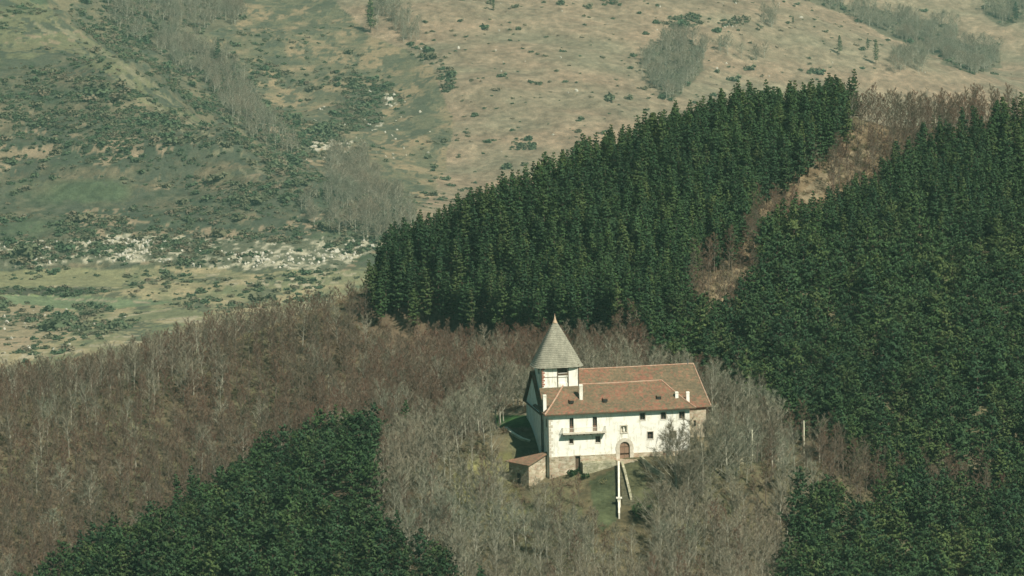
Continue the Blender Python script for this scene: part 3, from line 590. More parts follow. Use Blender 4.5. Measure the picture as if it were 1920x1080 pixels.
# patched stone showing through the right end of the facade
q = MB()
for k in range(12):
    z = 3.75+k*.62; w = .75 if k % 2 else .42; q.box(-.06, w, -.035, .5, z, z+.50)
qs = q.build('corner_stones', quoin, church)
def window(key, name='window', deep=.38, frame=quoin, fr=.13, glass=darkm, bars=True):
    a, bb, c0, d = win[key]; m = MB()
    m.box(a-fr, bb+fr, -.045, .02, d, d+fr); m.box(a-fr, bb+fr, -.07, .02, c0-fr, c0); m.box(a-fr, a, -.045, .02, c0, d); m.box(bb, bb+fr, -.045, .02, c0, d)
    o = m.build(name, frame, church); p = MB(); p.box(a, bb, deep, deep+.04, c0, d); p.build('pane', glass, o)
    if bars:
        s = MB(); cx = (a+bb)/2; s.box(cx-.035, cx+.035, deep-.05, deep, c0, d); s.box(a, bb, deep-.045, deep-.002, (c0+d)/2-.03, (c0+d)/2+.03)
        s.box(a, a+.06, deep-.055, deep-.001, c0, d); s.box(bb-.06, bb, deep-.055, deep-.001, c0, d); s.build('sash', shutter, o)
    return o
for k in ('s1', 's2', 'm', 'u1', 'u2', 'u3', 'r'): window(k)
for k in ('b1', 'b2'):
    o = window(k, 'balcony_door', .3, plaster, .06, darkm)
    a, bb, c0, d = win[k]; s = MB(); s.box(a+.03, bb-.03, .18, .24, c0, c0+1.15); s.build('lower_panel', shutter, o)
a, bb, c0, d = win['n']; m = MB(); m.box(a-.22, bb+.22, -.07, .03, d, d+.2); m.box(a-.22, bb+.22, -.1, .03, c0-.2, c0); m.box(a-.2, a, -.06, .03, c0, d); m.box(bb, bb+.2, -.06, .03, c0, d)
ni = m.build('niche', quoin, church); p = MB(); p.box(a, bb, .42, .46, c0, d); p.build('niche_back', quoin, ni); p = MB(); p.lathe([(0,c0+.002),(.2,c0+.002),(.22,c0+.3),(.14,c0+.65),(.11,c0+.8),(.12,c0+.95),(0,c0+1.05)], 10, ((a+bb)/2, .22)); p.build('statue', cap, ni, True)
# arched door
dc = 14.63; sp = 4.98
sur = MB(); n_ = 20
for i in range(n_):
    t0 = math.pi*i/n_; t1 = math.pi*(i+1)/n_-.012; ri, ro = .98, 1.66+(.05 if i % 2 else 0)
    pts = [(dc+r*math.cos(t), sp+r*math.sin(t)) for r, t in ((ri, t0), (ro, t0), (ro, t1), (ri, t1))]
    sur.add([(x, yy, z) for yy in (-.1-.01*(i % 2), .34) for x, z in pts], [(0,1,2,3),(7,6,5,4),(0,3,7,4),(1,5,6,2),(0,4,5,1),(3,2,6,7)])
for s_ in (-1, 1):
    for k in range(4):
        z = 2.65+k*.5825; x1 = dc+s_*.98; x2 = dc+s_*(1.68+.06*(k % 2)); sur.box(min(x1, x2), max(x1, x2), -.11-.01*(k % 2), .34, z, z+.565)
dr = MB(); N_ = 12; arc = [(dc+.97*math.cos(math.pi*i/N_), sp+.97*math.sin(math.pi*i/N_)) for i in range(N_+1)]
prof = [(dc+.97, 2.66)]+arc+[(dc-.97, 2.66)]
dr.add([(x, .2, z) for x, z in prof]+[(x, .27, z) for x, z in prof], [tuple(range(len(prof)))])
door = dr.build('door', doorw, church); sur.build('stone_arch', quoin, door)
for s_ in range(2):
    pass
dm = MB(); dm.box(dc-.02, dc+.02, .17, .2, 2.67, 5.9); dm.box(dc-.95, dc+.95, .16, .2, 4.9, 4.98); dm.build('door_rail', wood, door)
st = MB(); st.box(12.7, 16.7, -1.9, -.055, 1.0, 2.62); st.box(13.3, 16.1, -2.3, -1.9, .9, 2.42); st.build('doorstep', stone, church)
bd = MB(); bd.box(5.0, 5.95, .4, .46, .9, PL); bdo = bd.build('cellar_door', wood, church)
bf = MB(); bf.box(4.8, 6.15, -.09, .02, PL-.02, PL+.2); bf.build('lintel', quoin, bdo)
bd = MB(); bd.box(22.1, 23.3, .3, .36, 2.6, 4.2); x = bd.build('side_hatch', shutter, church); bf = MB(); bf.box(21.9, 23.5, -.08, .2, PL+.0, PL+.28); bf.build('lintel', quoin, x)
# balcony
bl = MB(); bl.box(2.5, 10.85, -1.15, -.002, 8.02, 8.22); bal = bl.build('balcony', quoin, church)
bk = MB()
for i in range(7): xx = 2.75+i*1.3; bk.box(xx-.09, xx+.09, -.9, -.003, 7.74, 8.02)
bk.build('bracket', wood, bal)
rl = MB(); rl.box(2.5, 10.85, -1.14, -1.09, 9.18, 9.25); rl.box(2.5, 10.85, -1.135, -1.095, 8.30, 8.34); rl.box(2.5, 2.55, -1.09, -.01, 9.18, 9.25); rl.box(10.8, 10.85, -1.09, -.01, 9.18, 9.25)
for i in range(56):
    xx = 2.53+i*(8.29/55); rl.box(xx-.012, xx+.012, -1.128, -1.104, 8.22, 9.18)
for i in range(7):
    for xx in (2.525, 10.825): rl.box(xx-.012, xx+.012, -1.0+i*.15, -.976+i*.15, 8.22, 9.18)
rl.build('railing', railm, bal)
# left side of the wing: windows and buttress
sd = MB(); 
for (y0, y1, z0, z1) in ((2.0,2.8,9.2,10.6), (2.6,3.3,4.9,6.0)):
    f = MB(); f.box(-.05, .02, y0-.12, y1+.12, z1, z1+.13); f.box(-.07, .02, y0-.12, y1+.12, z0-.13, z0); f.box(-.05,.02,y0-.12,y0,z0,z1); f.box(-.05,.02,y1,y1+.12,z0,z1)
    o = f.build('window', quoin, church); p = MB(); p.box(-.03, -.004, y0, y1, z0, z1); p.build('pane', darkm, o)
bt = MB(); bt.add([(-.3,.6,-3),(-.3,3.6,-3),(-.003,3.6,-3),(-.003,.6,-3),(-.2,.6,6.9),(-.2,3.6,6.9),(-.003,3.6,7.5),(-.003,.6,7.5)], [(0,4,5,1),(0,3,7,4),(1,5,6,2),(4,7,6,5)]); bt.build('buttress', plaster, church)
# church body behind
cb = MB(); Z0 = 1.0
cb.add([(-.5,5.71,Z0),(-.5,21,Z0),(-.5,21,11.2),(-.5,13,18.0),(-.5,5.71,12.0)], [(4,3,2,1,0)])
cb.add([(-.5,21,Z0),(31.7,21,Z0),(31.7,21,11.2),(-.5,21,11.2)], [(0,3,2,1)])
cwl = cb.build('church_wall', plaster, church)
cs = wall_open(27.46, 31.7, 0, 10.75, [(29.2,29.7,7.4,8.6)], .5); xf(cs, lambda x, y, z: (x, y+4.6, z)); cs.add([(31.7,4.6,0),(31.7,21,0),(31.7,21,11.2),(31.7,4.6,11.2)], [(0,1,2,3)])
cs.build('nave_stone_wall', stone, church)
bc = MB(); bc.box(27.46, 31.72, 4.45, 4.9, 10.75, 11.3); bc.build('brick_cornice', brick, church)
p = MB(); p.box(29.2, 29.7, 4.9, 4.94, 7.4, 8.6); p.build('slit_window', darkm, church)
# dark end gable facing left
def hip_roof(name, x0, x1, yf, yb, ze, xl, xr, yr, zr, mat, flare=1.13, parent=None, ridge=True, endL=True, endR=True, wob=.05):
    mb = MB(); TS = [0, .06, .14, .25, .4, .55, .7, .85, 1]; nx = 26; r_ = random.Random(sum(map(ord, name)))
    cor = [((x0, yf), (xl, yr)), ((x1, yf), (xr, yr)), ((x1, yb), (xr, yr)), ((x0, yb), (xl, yr))]
    def pt(c, t): return (c[0][0]+(c[1][0]-c[0][0])*t, c[0][1]+(c[1][1]-c[0][1])*t, ze+(zr-ze)*t**flare)
    for s_, (i, j, cnt) in enumerate(((0, 1, nx), (1, 2, 8), (2, 3, nx), (3, 0, 8))[:4 if endL else 3]):
        vs = []
        for t in TS:
            A_ = pt(cor[i], t); B_ = pt(cor[j], t)
            for k in range(cnt+1):
                w = k/cnt; e = 0 if k in (0, cnt) or t in (0, 1) else r_.gauss(0, wob)
                sag = -.10*math.sin(math.pi*w)*(1 if cnt == nx else 0)
                vs.append((A_[0]+(B_[0]-A_[0])*w, A_[1]+(B_[1]-A_[1])*w, A_[2]+(B_[2]-A_[2])*w+e+sag))
        fs = [(a*(cnt+1)+k, a*(cnt+1)+k+1, (a+1)*(cnt+1)+k+1, (a+1)*(cnt+1)+k) for a in range(len(TS)-1) for k in range(cnt)]
        mb.add(vs, fs)
    mb.add([(x0,yf,ze-.18),(x1,yf,ze-.18),(x1,yb,ze-.18),(x0,yb,ze-.18),(x0,yf,ze),(x1,yf,ze),(x1,yb,ze),(x0,yb,ze)], [(0,3,2,1),(0,1,5,4),(1,2,6,5),(2,3,7,6),(3,0,4,7)])
    o = mb.build(name, mat, parent)
    if ridge:
        rm = MB(); lf = [pt(cor[0], t) for t in TS]; rr = [pt(cor[1], t) for t in TS]
        N2 = 16; ridge_l = [(xl+(xr-xl)*i/N2, yr, zr-.10*math.sin(math.pi*i/N2)+.03) for i in range(N2+1)]
        rm.tube(ridge_l, [.15]*(N2+1), 6)
        if endL: rm.tube([(a, b_, c_+.05) for a, b_, c_ in lf], [.16]*len(lf), 6)
        if endR: rm.tube([(a, b_, c_+.04) for a, b_, c_ in rr], [.13]*len(rr), 6)
        rm.build('ridge_tiles', ridgem, o)
    return o
roof1 = hip_roof('front_roof', -.95, 28.5, -.85, 11.6, 12.0, 4.1, 23.3, 6, 16.5, tiles, parent=church)
roof2 = hip_roof('nave_roof', -.95, 32.6, 4.1, 21.8, 11.35, -.95, 31.2, 13, 18.35, tiles, 1.05, church, endL=False)
for k in (0,):
    vg = MB(); vg.box(-1.32, -1.16, 4.3, 4.5, 11, 11.3)
    vg = MB(); TT = [0, .1, .25, .5, .75, 1]
    pts = [(21.9+(13-21.9)*t, 11.3+7.0*t**1.05) for t in TT]
    vg.add([(x, y_, z_+dz) for x in (-1.05, -.93) for dz in (-.34, .1) for y_, z_ in pts], [(i, i+1, i+7, i+6) for i in range(5)]+[(12+i, 18+i, 19+i, 13+i) for i in range(5)]+[(6+i, 7+i, 19+i, 18+i) for i in range(5)]+[(i, 12+i, 13+i, 1+i) for i in range(5)])
    vg.build('bargeboard', wood, roof2)
ln = MB()   # small lean-to roof against the tower
ln.add([(-.75,2.3,13.3),(2.2,2.3,13.3),(4.2,5.69,16.15),(-.65,5.69,16.15),(-.75,2.3,12.9),(2.2,2.3,12.9),(4.2,5.69,12.9),(-.65,5.69,12.9)], [(0,1,2,3),(0,3,7,4),(0,4,5,1),(1,5,6,2)]); ln.build('lean_to_roof', tiles, church)
def chimney(x, y, z0, z1, w=.62, d=.55, parent=roof1):
    m = MB(); m.box(x-w/2, x+w/2, y-d/2, y+d/2, z0, z1); m.box(x-w/2-.05, x+w/2+.05, y-d/2-.05, y+d/2+.05, z1-.28, z1-.16); o = m.build('chimney', plaster, parent)
    t = MB(); t.box(x-w/2+.08, x+w/2-.08, y-d/2+.08, y+d/2-.08, z1, z1+.1); t.build('flue', ridgem, o) if False else None
    return o
chimney(-.35, 2.2, 12.0, 15.4, .62); chimney(6.85, 2.9, 13.6, 16.95, .66); chimney(25.4, 2.2, 12.6, 14.75, .6); chimney(28.2, 5.0, 11.5, 14.2, .62, parent=roof2)
def front_z(y): t = (y+.85)/6.85; return 12.0+4.5*t**1.13
for x in (4.8, 11.35, 21.85):
    y = 2.0; z = front_z(y); s = MB()
    s.add([(x-.42,y-.42,z-.1),(x+.42,y-.42,z-.1),(x+.42,y+.5,z+.25),(x-.42,y+.5,z+.25),(x-.42,y-.42,z+.42),(x+.42,y-.42,z+.42),(x+.42,y+.5,z+.62),(x-.42,y+.5,z+.62)], [(0,3,7,4),(1,5,6,2),(4,5,6,7)])
    o = s.build('dormer_light', tiles, roof1); p = MB(); p.box(x-.38, x+.38, y-.41, y-.37, z-.1, z+.40); p.build('pane', darkm, o)
p = MB(); p.lathe([(.001,17.9),(.17,17.9),(.17,19.0),(.24,19.0),(.24,19.2),(.001,19.25)], 10, (30.1, 13)); p.build('vent_pipe', iron, roof2)
# tower
tw = empty('tower'); tw.parent = church
TX0, TX1, TY0, TY1 = -.15, 7.05, 5.7, 13.2
t = wall_open(TX0, TX1, 10, 20.35, [(3.0,4.9,18.85,20.15), (3.0,4.9,16.9,18.1)], .4); xf(t, lambda x, y, z: (x, y+TY0, z))
l = wall_open(0, TY1-TY0, 4, 20.35, [(3.2,5.2,18.4,20.1)], .4); xf(l, lambda x, y, z: (TX0+y, TY1-x, z)); t.v += [] ; k0 = len(t.v); t.v += l.v; t.f += [tuple(i+k0 for i in f) for f in l.f]
t.add([(TX1,TY0,10),(TX1,TY1,10),(TX1,TY1,20.35),(TX1,TY0,20.35),(TX0,TY1,4),(TX0,TY1,20.35)], [(0,1,2,3),(1,4,5,2)])
t.build('tower_wall', plaster, tw)
p = MB(); p.box(3.0, 4.9, 5.85, 5.89, 16.9, 18.1); p.build('infill_panel', plaster, tw)
p = MB(); p.box(3.0, 4.9, 6.6, 6.64, 18.85, 20.15); p.build('belfry_dark_backing', wood, tw); p = MB(); p.box(.9, .95, TY1-5.2, TY1-3.2, 18.4, 20.1); p.build('belfry_dark_backing', wood, tw)  # dark sheets added behind the openings, standing in for the unlit belfry interior
for x in (2.86, 4.92):
    p = MB(); p.box(x, x+.16, 5.62, 5.75, 16.2, 20.3); p.build('post', wood, tw)
p = MB(); p.box(6.92, 7.1, 5.6, 5.78, 13.5, 20.3); p.build('post', wood, tw)
p = MB(); p.box(-.24, -.06, 5.6, 5.78, 16.2, 20.3); p.build('post', wood, tw)
p = MB(); p.box(-.25, 7.12, 5.58, 5.82, 20.1, 20.42); p.box(-.27, -.02, 5.84, 13.2, 20.1, 20.42); p.box(3.02, 4.92, 5.63, 5.8, 18.45, 18.8); p.box(0., 2.86, 5.66, 5.72, 18.1, 18.2); p.build('beam', wood, tw)
p = MB()
for k in range(10): p.box(-.05, .22+.22*(k % 2), 5.655, 5.75, 16.3+k*.37, 16.3+k*.37+.27)
p.build('quoins', brick, tw)
cone = MB(); NS = 96; r_ = random.Random(3)   # square spire with softly rounded hips and a flared eave
prof = [(1.0, 19.98), (.93, 20.5), (.855, 21.2), (.76, 22.1), (.655, 23.08), (.53, 24.25), (.41, 25.35), (.29, 26.45), (.17, 27.5), (.075, 28.25)]
def spt(r, z, j, jit=0):
    a = 2*math.pi*j/NS; c_, s_ = math.cos(a), math.sin(a); q = (abs(c_)**3.8+abs(s_)**3.8)**(-1/3.8)
    t_ = (z-19.98)/8.3; return (3.35-.1*t_+5.0*r*q*c_*(1+jit), 8.85+.35*t_+3.85*r*q*s_*(1+jit), z)
vs = [spt(r, z+(r_.gauss(0, .03) if i == 0 else 0), j, r_.gauss(0, .003)) for i, (r, z) in enumerate(prof) for j in range(NS)]
fs = [(i*NS+j, i*NS+(j+1) % NS, (i+1)*NS+(j+1) % NS, (i+1)*NS+j) for i in range(len(prof)-1) for j in range(NS)]
cone.add(vs, fs); cone.add([spt(r, z, j) for r, z in ((.998, 19.95), (.95, 19.9), (.2, 20.35)) for j in range(NS)], [(i*NS+j, i*NS+(j+1) % NS, (i+1)*NS+(j+1) % NS, (i+1)*NS+j)[::-1] for i in range(2) for j in range(NS)]); cn = cone.build('shingled_spire', mshing, tw)
cop = noisy('copper_cap', [(.3, (.36, .24, .16)), (.7, (.50, .38, .27))], 3, .6, coord='Object')
f = MB(); f.lathe([(.30,28.0),(.52,28.1),(.50,28.25),(.38,28.35),(.28,28.7),(.16,29.1),(.08,29.4),(.001,30.0)], 14, (3.25, 9.2))
# finial under the tower so that it stays at depth part > sub-part
fo = f.build('finial', cop, tw, True)
# terrace wall under the facade (left of the door)
tw2 = MB(); tw2.add([(6.1,-1.75,-1.5),(12.68,-1.75,-1.5),(12.68,-1.75,2.45),(6.1,-1.75,2.45),(6.1,-.052,-1.5),(12.68,-.052,-1.5),(12.68,-.052,2.55),(6.1,-.052,2.55)], [(0,1,2,3),(0,3,7,4),(3,2,6,7),(1,5,6,2)])
tob = tw2.build('terrace_wall', stone_grey, None); tob.location = tuple(O); tob.rotation_euler = (0, 0, YAW); tag(tob, 'low mossy stone terrace wall between the cellar door and the arched door', 'wall')
# shed
shed = empty('shed', tuple(hw(-4.35, -1.6, 0)), YAW+math.radians(35)); tag(shed, 'small rubble stone shed with pinkish tiled roof at the left corner of the church', 'shed')
w = MB(); w.add([(0,0,-3.5),(5.1,0,-3.5),(5.1,0,4.2),(0,0,2.62),(0,5.3,-3.5),(0,5.3,2.72)], [(0,1,2,3),(4,0,3,5),(1,4,5,2)]); w.build('wall', stone, shed)
r = MB(); r.add([(-.4,-.4,2.5),(5.25,-.4,4.3),(5.25,.1,4.4),(-.4,6.0,2.72),(-.4,-.4,2.66),(5.25,-.4,4.46),(5.25,.1,4.56),(-.4,6.0,2.88)], [(0,3,2,1),(4,5,6,7),(0,1,5,4),(3,0,4,7),(2,3,7,6),(1,2,6,5)]); r.build('roof', tiles2, shed)
p = MB(); p.box(-.03, 0, 2.2, 3.1, -1.2, .8); p.build('door', darkm, shed)
# parapets of the stair and ramp
def parapet(name, pts, h, w, mat, label, capm=cap, post=None):
    rt_ = empty(name, tuple(hw(*pts[0])), 0); m = MB(); cp = MB(); base = hw(*pts[0])
    P3 = [hw(*p)-base for p in pts]
    for a, b_ in zip(P3[:-1], P3[1:]):
        d = (b_-a); d[2] = 0; d /= np.linalg.norm(d); s = np.array([-d[1], d[0], 0])*w/2
        m.add([a-s-[0,0,1.6], a+s-[0,0,1.6], b_+s-[0,0,1.6], b_-s-[0,0,1.6], a-s+[0,0,h], a+s+[0,0,h], b_+s+[0,0,h], b_-s+[0,0,h]], [(0,1,5,4),(1,2,6,5),(2,3,7,6),(3,0,4,7),(4,5,6,7)])
        s2 = s*1.25; cp.add([a-s2+[0,0,h+.003], a+s2+[0,0,h+.003], b_+s2+[0,0,h+.003], b_-s2+[0,0,h+.003], a-s2+[0,0,h+.12], a+s2+[0,0,h+.12], b_+s2+[0,0,h+.12], b_-s2+[0,0,h+.12]], [(0,3,2,1),(0,1,5,4),(1,2,6,5),(2,3,7,6),(3,0,4,7),(4,5,6,7)])
    m.build('wall_body', mat, rt_); cp.build('coping', capm, rt_)
    if post:
        q = MB(); c_ = P3[post[0]]; zt = c_[2]+h+post[1]; q.box(c_[0]-.28, c_[0]+.28, c_[1]-.28, c_[1]+.28, c_[2]-1.5, zt); q.box(c_[0]-.55, c_[0]+.55, c_[1]-.4, c_[1]+.4, zt, zt+.22); q.build('pillar', capm, rt_)
    tag(rt_, label, 'wall'); return rt_
def gz(x, y): w = hw(x, y, 0); return float(terr(np.array([w[0]]), np.array([w[1]]))[0])-O[2]
def line(xa, ya, xb, yb, n_=8): return [(xa+(xb-xa)*i/n_, ya+(yb-ya)*i/n_, gz(xa+(xb-xa)*i/n_, ya+(yb-ya)*i/n_)) for i in range(n_+1)]
parapet('stair_wall', line(12.9, -2.6, 9.75, -17.5), 1.0, .28, cap, 'long white coped wall running down the lawn from the arched door', post=(6, .5))
parapet('stair_wall', line(13.5, -2.6, 13.1, -12.5), .7, .36, stone_grey, 'shorter grey wall just right of the long white wall below the door', stone_grey)
parapet('ramp_wall', [(17.3,-2.0,gz(17.3,-2.0)),(18.0,-4.5,gz(18,-4.5)),(19.0,-6.8,gz(19,-6.8)),(20.6,-8.4,gz(20.6,-8.4))], .9, .35, stone_grey, 'low grey retaining wall on the right side of the grassy ramp below the door', stone_grey)
sp_ = MB()   # stair between the walls
for i in range(26):
    t_ = i/26; xx = 13.2+(12.2-13.2)*t_; yy = -2.6-i*.42; zz = gz(xx, yy); sp_.box(xx-.33-t_*.7, xx+.3+t_*1.3, yy-.45, yy, zz-.4, zz+.10)
so = sp_.build('stair', noisy('mossy_shade_steps', [(.3, (.05, .05, .032)), (.7, (.15, .14, .09))], 1.6, coord='Object'), None); so.location = tuple(O); so.rotation_euler = (0, 0, YAW); tag(so, 'narrow shaded stone stair between the white wall and the shorter grey wall', 'stair')  # step colour darkened for overgrowth and for the shade of the wall beside it
# white-topped wall left of the church, low wall at right
def wloc(u, v): p = onground(u, v); a, b_ = house_xy(p[0], p[1]); return (a, b_, p[2]-O[2])
parapet('garden_wall', [wloc(948, 806), wloc(962, 817), wloc(978, 826), wloc(994, 831)], .5, .5, stone_grey, 'curved white topped garden wall in the shade left of the church')
parapet('boundary_wall', [wloc(1332, 790), wloc(1352, 799), wloc(1374, 807), wloc(1398, 812)], .6, .45, stone_grey, 'low pale wall running off from the right end of the church', quoin)
# poles
pm = noisy('concrete_pole', [(.3, (.52, .50, .38)), (.7, (.66, .63, .48))], 2, coord='Object')
for (u, v, D, hgt, lb) in ((1411, 893, 703, 8.6, 'tall pale utility pole standing among bare trees right of the church'), (1508, 880, 728, 9.5, 'pale utility pole farther right, half hidden by the bare wood')):
    p = P(u, v, D); z = float(terr(np.array([p[0]]), np.array([p[1]]))[0]); top = P(u, v-hgt*9.6, D)[2]
    po = empty('utility_pole', (p[0], p[1], z)); hh = max(6., top-z); m = MB(); m.tube([(0,0,-1),(0,0,hh)], [.2,.13], 8); m.build('pole', pm, po)
    m = MB(); m.box(-.5, .5, -.05, .05, hh-.4, hh-.3); [m.box(x-.04, x+.04, -.04, .04, hh-.3, hh-.12) for x in (-.42, 0, .42)]; m.build('crossarm', iron, po); tag(po, lb, 'utility pole')
# evergreen shrubs by the church
def bush(nm, p, s, seed, lb, cat='shrub', group=None, mat='bush', m=260, sz=.34):
    V, Fc = bush_mesh(seed, m=m, sz=sz); o = npmesh(nm, V, Fc, MT[mat], None); o.location = tuple(p); o.scale = (s,)*3; tag(o, lb, cat, group); return o
for (lx, ly, s, lb) in ((4.3,-1.0,1.25,'dark shrub at the foot of the wall left of the cellar door'), (6.2,-2.6,.9,'small dark shrub below the cellar door'), (14.2,-16.5,1.7,'dark evergreen shrub at the lower end of the white wall'), (15.3,-15.2,1.1,'small green shrub right of the one at the lower end of the white wall'), (19.7,-9.2,1.0,'dark low shrub at the lower end of the ramp wall')):
    w_ = hw(lx, ly, 0); bush('shrub', (w_[0], w_[1], gz(lx, ly)+O[2]), s, int(lx*10), lb, mat='pine')
# undergrowth
us = []
for k_, (V, Fc) in enumerate(und):
    o = npmesh('brown_shrub', V, Fc, mund); w_ = hw((3.2, 9.0, -9.5)[k_], (-5., -6.5, -6.)[k_], 0); o.location = (w_[0], w_[1], float(terr(np.array([w_[0]]), np.array([w_[1]]))[0])); us.append([o])
    tag(o, ('low brown twiggy shrub on the bank under the cellar door', 'low brown twiggy shrub on the lawn left of the white wall', 'low brown twiggy shrub below the stone shed')[k_], 'shrub')
ux, uy, uz = UP; k = len(ux); s_ = rng.uniform(.5, 1.5, k)
scatter('undergrowth', np.stack([ux, uy, uz-.1], 1), np.stack([s_*1.1, s_*1.1, s_*.9], 1), np.stack([np.zeros(k), np.zeros(k), rng.uniform(0, 6.28, k)], 1), us, 'brown scrub and brambles between the bare trees', 'undergrowth')

# ------------------------------------------------------------------ far slopes: shrubs, rocks, woods
def rock_mesh(seed):
    import bmesh
    bm = bmesh.new(); bmesh.ops.create_icosphere(bm, subdivisions=2, radius=1); r_ = random.Random(seed)
    for v in bm.verts: n_ = v.co.normalized(); v.co = Vector((n_.x*(1+.5*r_.random()), n_.y*(.8+.4*r_.random()), n_.z*(.7+.5*r_.random())))
    me = bpy.data.meshes.new('rock'); bm.to_mesh(me); bm.free(); me.materials.append(MT['rock']); return me
# far terrain sample set: keep those seen from the photograph's side
NF = 420000
yy = rng.uniform(1500, 3450, NF); xx = rng.uniform(-.15, .15, NF)*yy; zz = terr(xx, yy); fu, fv = proj(xx, yy, zz)
# visible if no ground on the ray in front (polar horizon test)
gridt = np.linspace(-.155, .155, 320); gy = np.arange(1300, 3460, 8.); TX, TY = np.meshgrid(gridt, gy); ZZ = terr(TX*TY, TY); EL = (ZZ-H)/TY
mx = np.maximum.accumulate(EL, 0); ci = np.clip(((xx/yy+.155)/.31*319).astype(int), 0, 319); ri = np.clip(((yy-1300)/8).astype(int)-2, 0, len(gy)-1)
vis = (zz+3-H)/yy > mx[ri, ci]-.0003
vis &= (fv > -40) & (fv < 690)
X_, Y_, Z_, U_, Vv = xx[vis], yy[vis], zz[vis], fu[vis], fv[vis]
used_m = np.zeros(len(X_), bool)
def dens(poly_list, prob, warp=12, base=None):
    wu_ = U_+fbm(X_/30, Y_/30, 3)*warp; wv_ = Vv+fbm(X_/30+7, Y_/30, 3)*warp*.6; m = np.zeros(len(X_), bool)
    for p in poly_list: m |= inpoly(wu_, wv_, p)
    pr = prob if base is None else prob*base
    return m & (rng.random(len(X_)) < pr) & ~used_m
area = NF/(1950*.3*2475)   # samples per square metre
# ---- shrub protos
shr = []
mats_far = []
m_, nt, b = newmat('scrub_leaves', .85); c = ramp(nt, rnd(nt), [(0, (.050, .085, .045)), (.45, (.075, .10, .055)), (.8, (.12, .115, .07)), (1, (.16, .13, .09))]); setc(nt, b, c); MT['scrub'] = m_
ex = [(-.02, 0)]
shr_pts = []
SPUR = [(-60,0),(120,10),(290,120),(430,240),(560,325),(700,420),(720,470),(690,445),(500,455),(300,440),(0,455),(-60,455)]
SPURTOP = [(-60,-60),(120,-60),(250,110),(420,230),(200,150),(0,110),(-60,110)]
b1 = ss(-.05, .4, fbm(X_/130, Z_/7, 3)+.4*fbm(X_/40, Y_/40, 2)); b2 = ss(-.1, .4, fbm(X_/45, Y_/45, 4))
sh_mask = dens([SPUR], .16/area*1.0, 14, b1*.8+.15*b2)
sh_mask &= ~(inpoly(U_, Vv, SPURTOP) & (rng.random(len(X_)) < .8))
def add(m): 
    global sh_mask
    sh_mask |= m
add(dens([[(0,430),(700,425),(760,400),(760,520),(640,530),(0,525)]], .035/area, 14, b2*.9+.1))                   # above and under the cliff
add(dens([[(560,330),(740,400),(760,480),(640,470),(420,430),(300,400)]], .06/area, 14, b2*.6+.4))
add(dens([[(0,450),(700,440),(700,500),(0,502)]], .07/area, 6, b2))
add(dens([[(230,515),(330,510),(440,530),(640,500),(600,560),(420,590),(350,580),(240,560)]], .06/area, 10, b2*.6+.4))
add(dens([[(0,541),(100,540),(220,545),(140,556),(0,552)]], .09/area, 3))
add(dens([[(135,575),(190,565),(220,578),(160,592)], [(90,600),(130,592),(125,612),(95,622)], [(0,560),(22,562),(18,585),(0,582)], [(180,605),(200,600),(200,620),(180,625)], [(210,600),(228,600),(228,618),(208,620)]], .12/area, 5))
add(dens([[(-20,560),(300,590),(150,650),(-20,680)]], .007/area, 10))
add(dens([[(380,60),(560,50),(700,120),(770,180),(740,260),(650,300),(560,290),(480,200)]], .09/area, 25, b2*.85+.08))           # rough ground
add(dens([[(640,190),(720,185),(715,230),(670,245),(600,250)]], .10/area, 8))
add(dens([[(575,245),(650,240),(640,265),(580,270)]], .07/area, 8))
add(dens([[(820,120),(850,130),(858,165),(838,175),(825,150)]], .10/area, 5))
add(dens([[(750,80),(800,85),(830,115),(810,125),(760,100)]], .06/area, 6))
add(dens([[(1255,32),(1310,32),(1315,48),(1265,52)], [(1350,38),(1400,30),(1400,48),(1345,52)], [(955,262),(1000,262),(1000,282),(955,282)], [(1130,0),(1170,0),(1168,12),(1130,12)]], .12/area, 6))
add(dens([[(740,200),(880,180),(900,300),(860,400),(740,400),(700,300)]], .02/area, 10, b2))
add(dens([[(700,-40),(1460,-40),(1760,130),(1600,140),(1200,215),(860,390),(740,400),(860,200)]], .0035/area, 10))
add(dens([[(1460,-40),(2000,-40),(2000,150),(1780,135),(1560,40)]], .004/area, 10, b2))
add(dens([[(240,0),(560,0),(700,60),(760,180),(560,280),(430,200)]], .03/area, 10, b2))
for wp in WOODPOLY: add(dens([wp], .03/area, 12))
for k_ in range(5): add(dens([[(118+k_*30,22-k_*4),(285+k_*28,122-k_*6),(425+k_*22,240-k_*6),(560,332),(555,342),(418+k_*22,252-k_*6),(278+k_*28,134-k_*6),(112+k_*30,32-k_*4)]], .10/area, 5, b2*.6+.3))
add(dens([[(60,-60),(300,-60),(330,80),(470,220),(600,320),(650,370),(560,350),(430,262),(280,145),(100,25)]], .08/area, 5, b2*.8+.2))
add(dens([[(-20,585),(160,590),(300,592),(160,650),(0,690),(-20,690)]], .02/area, 8, b2))
add(dens([[(380,120),(450,150),(520,210),(600,290),(560,300),(470,250),(400,180)]], .14/area, 8))
idx_s = np.where(sh_mask)[0]
sizes = rng.lognormal(math.log(.85), .48, len(idx_s))
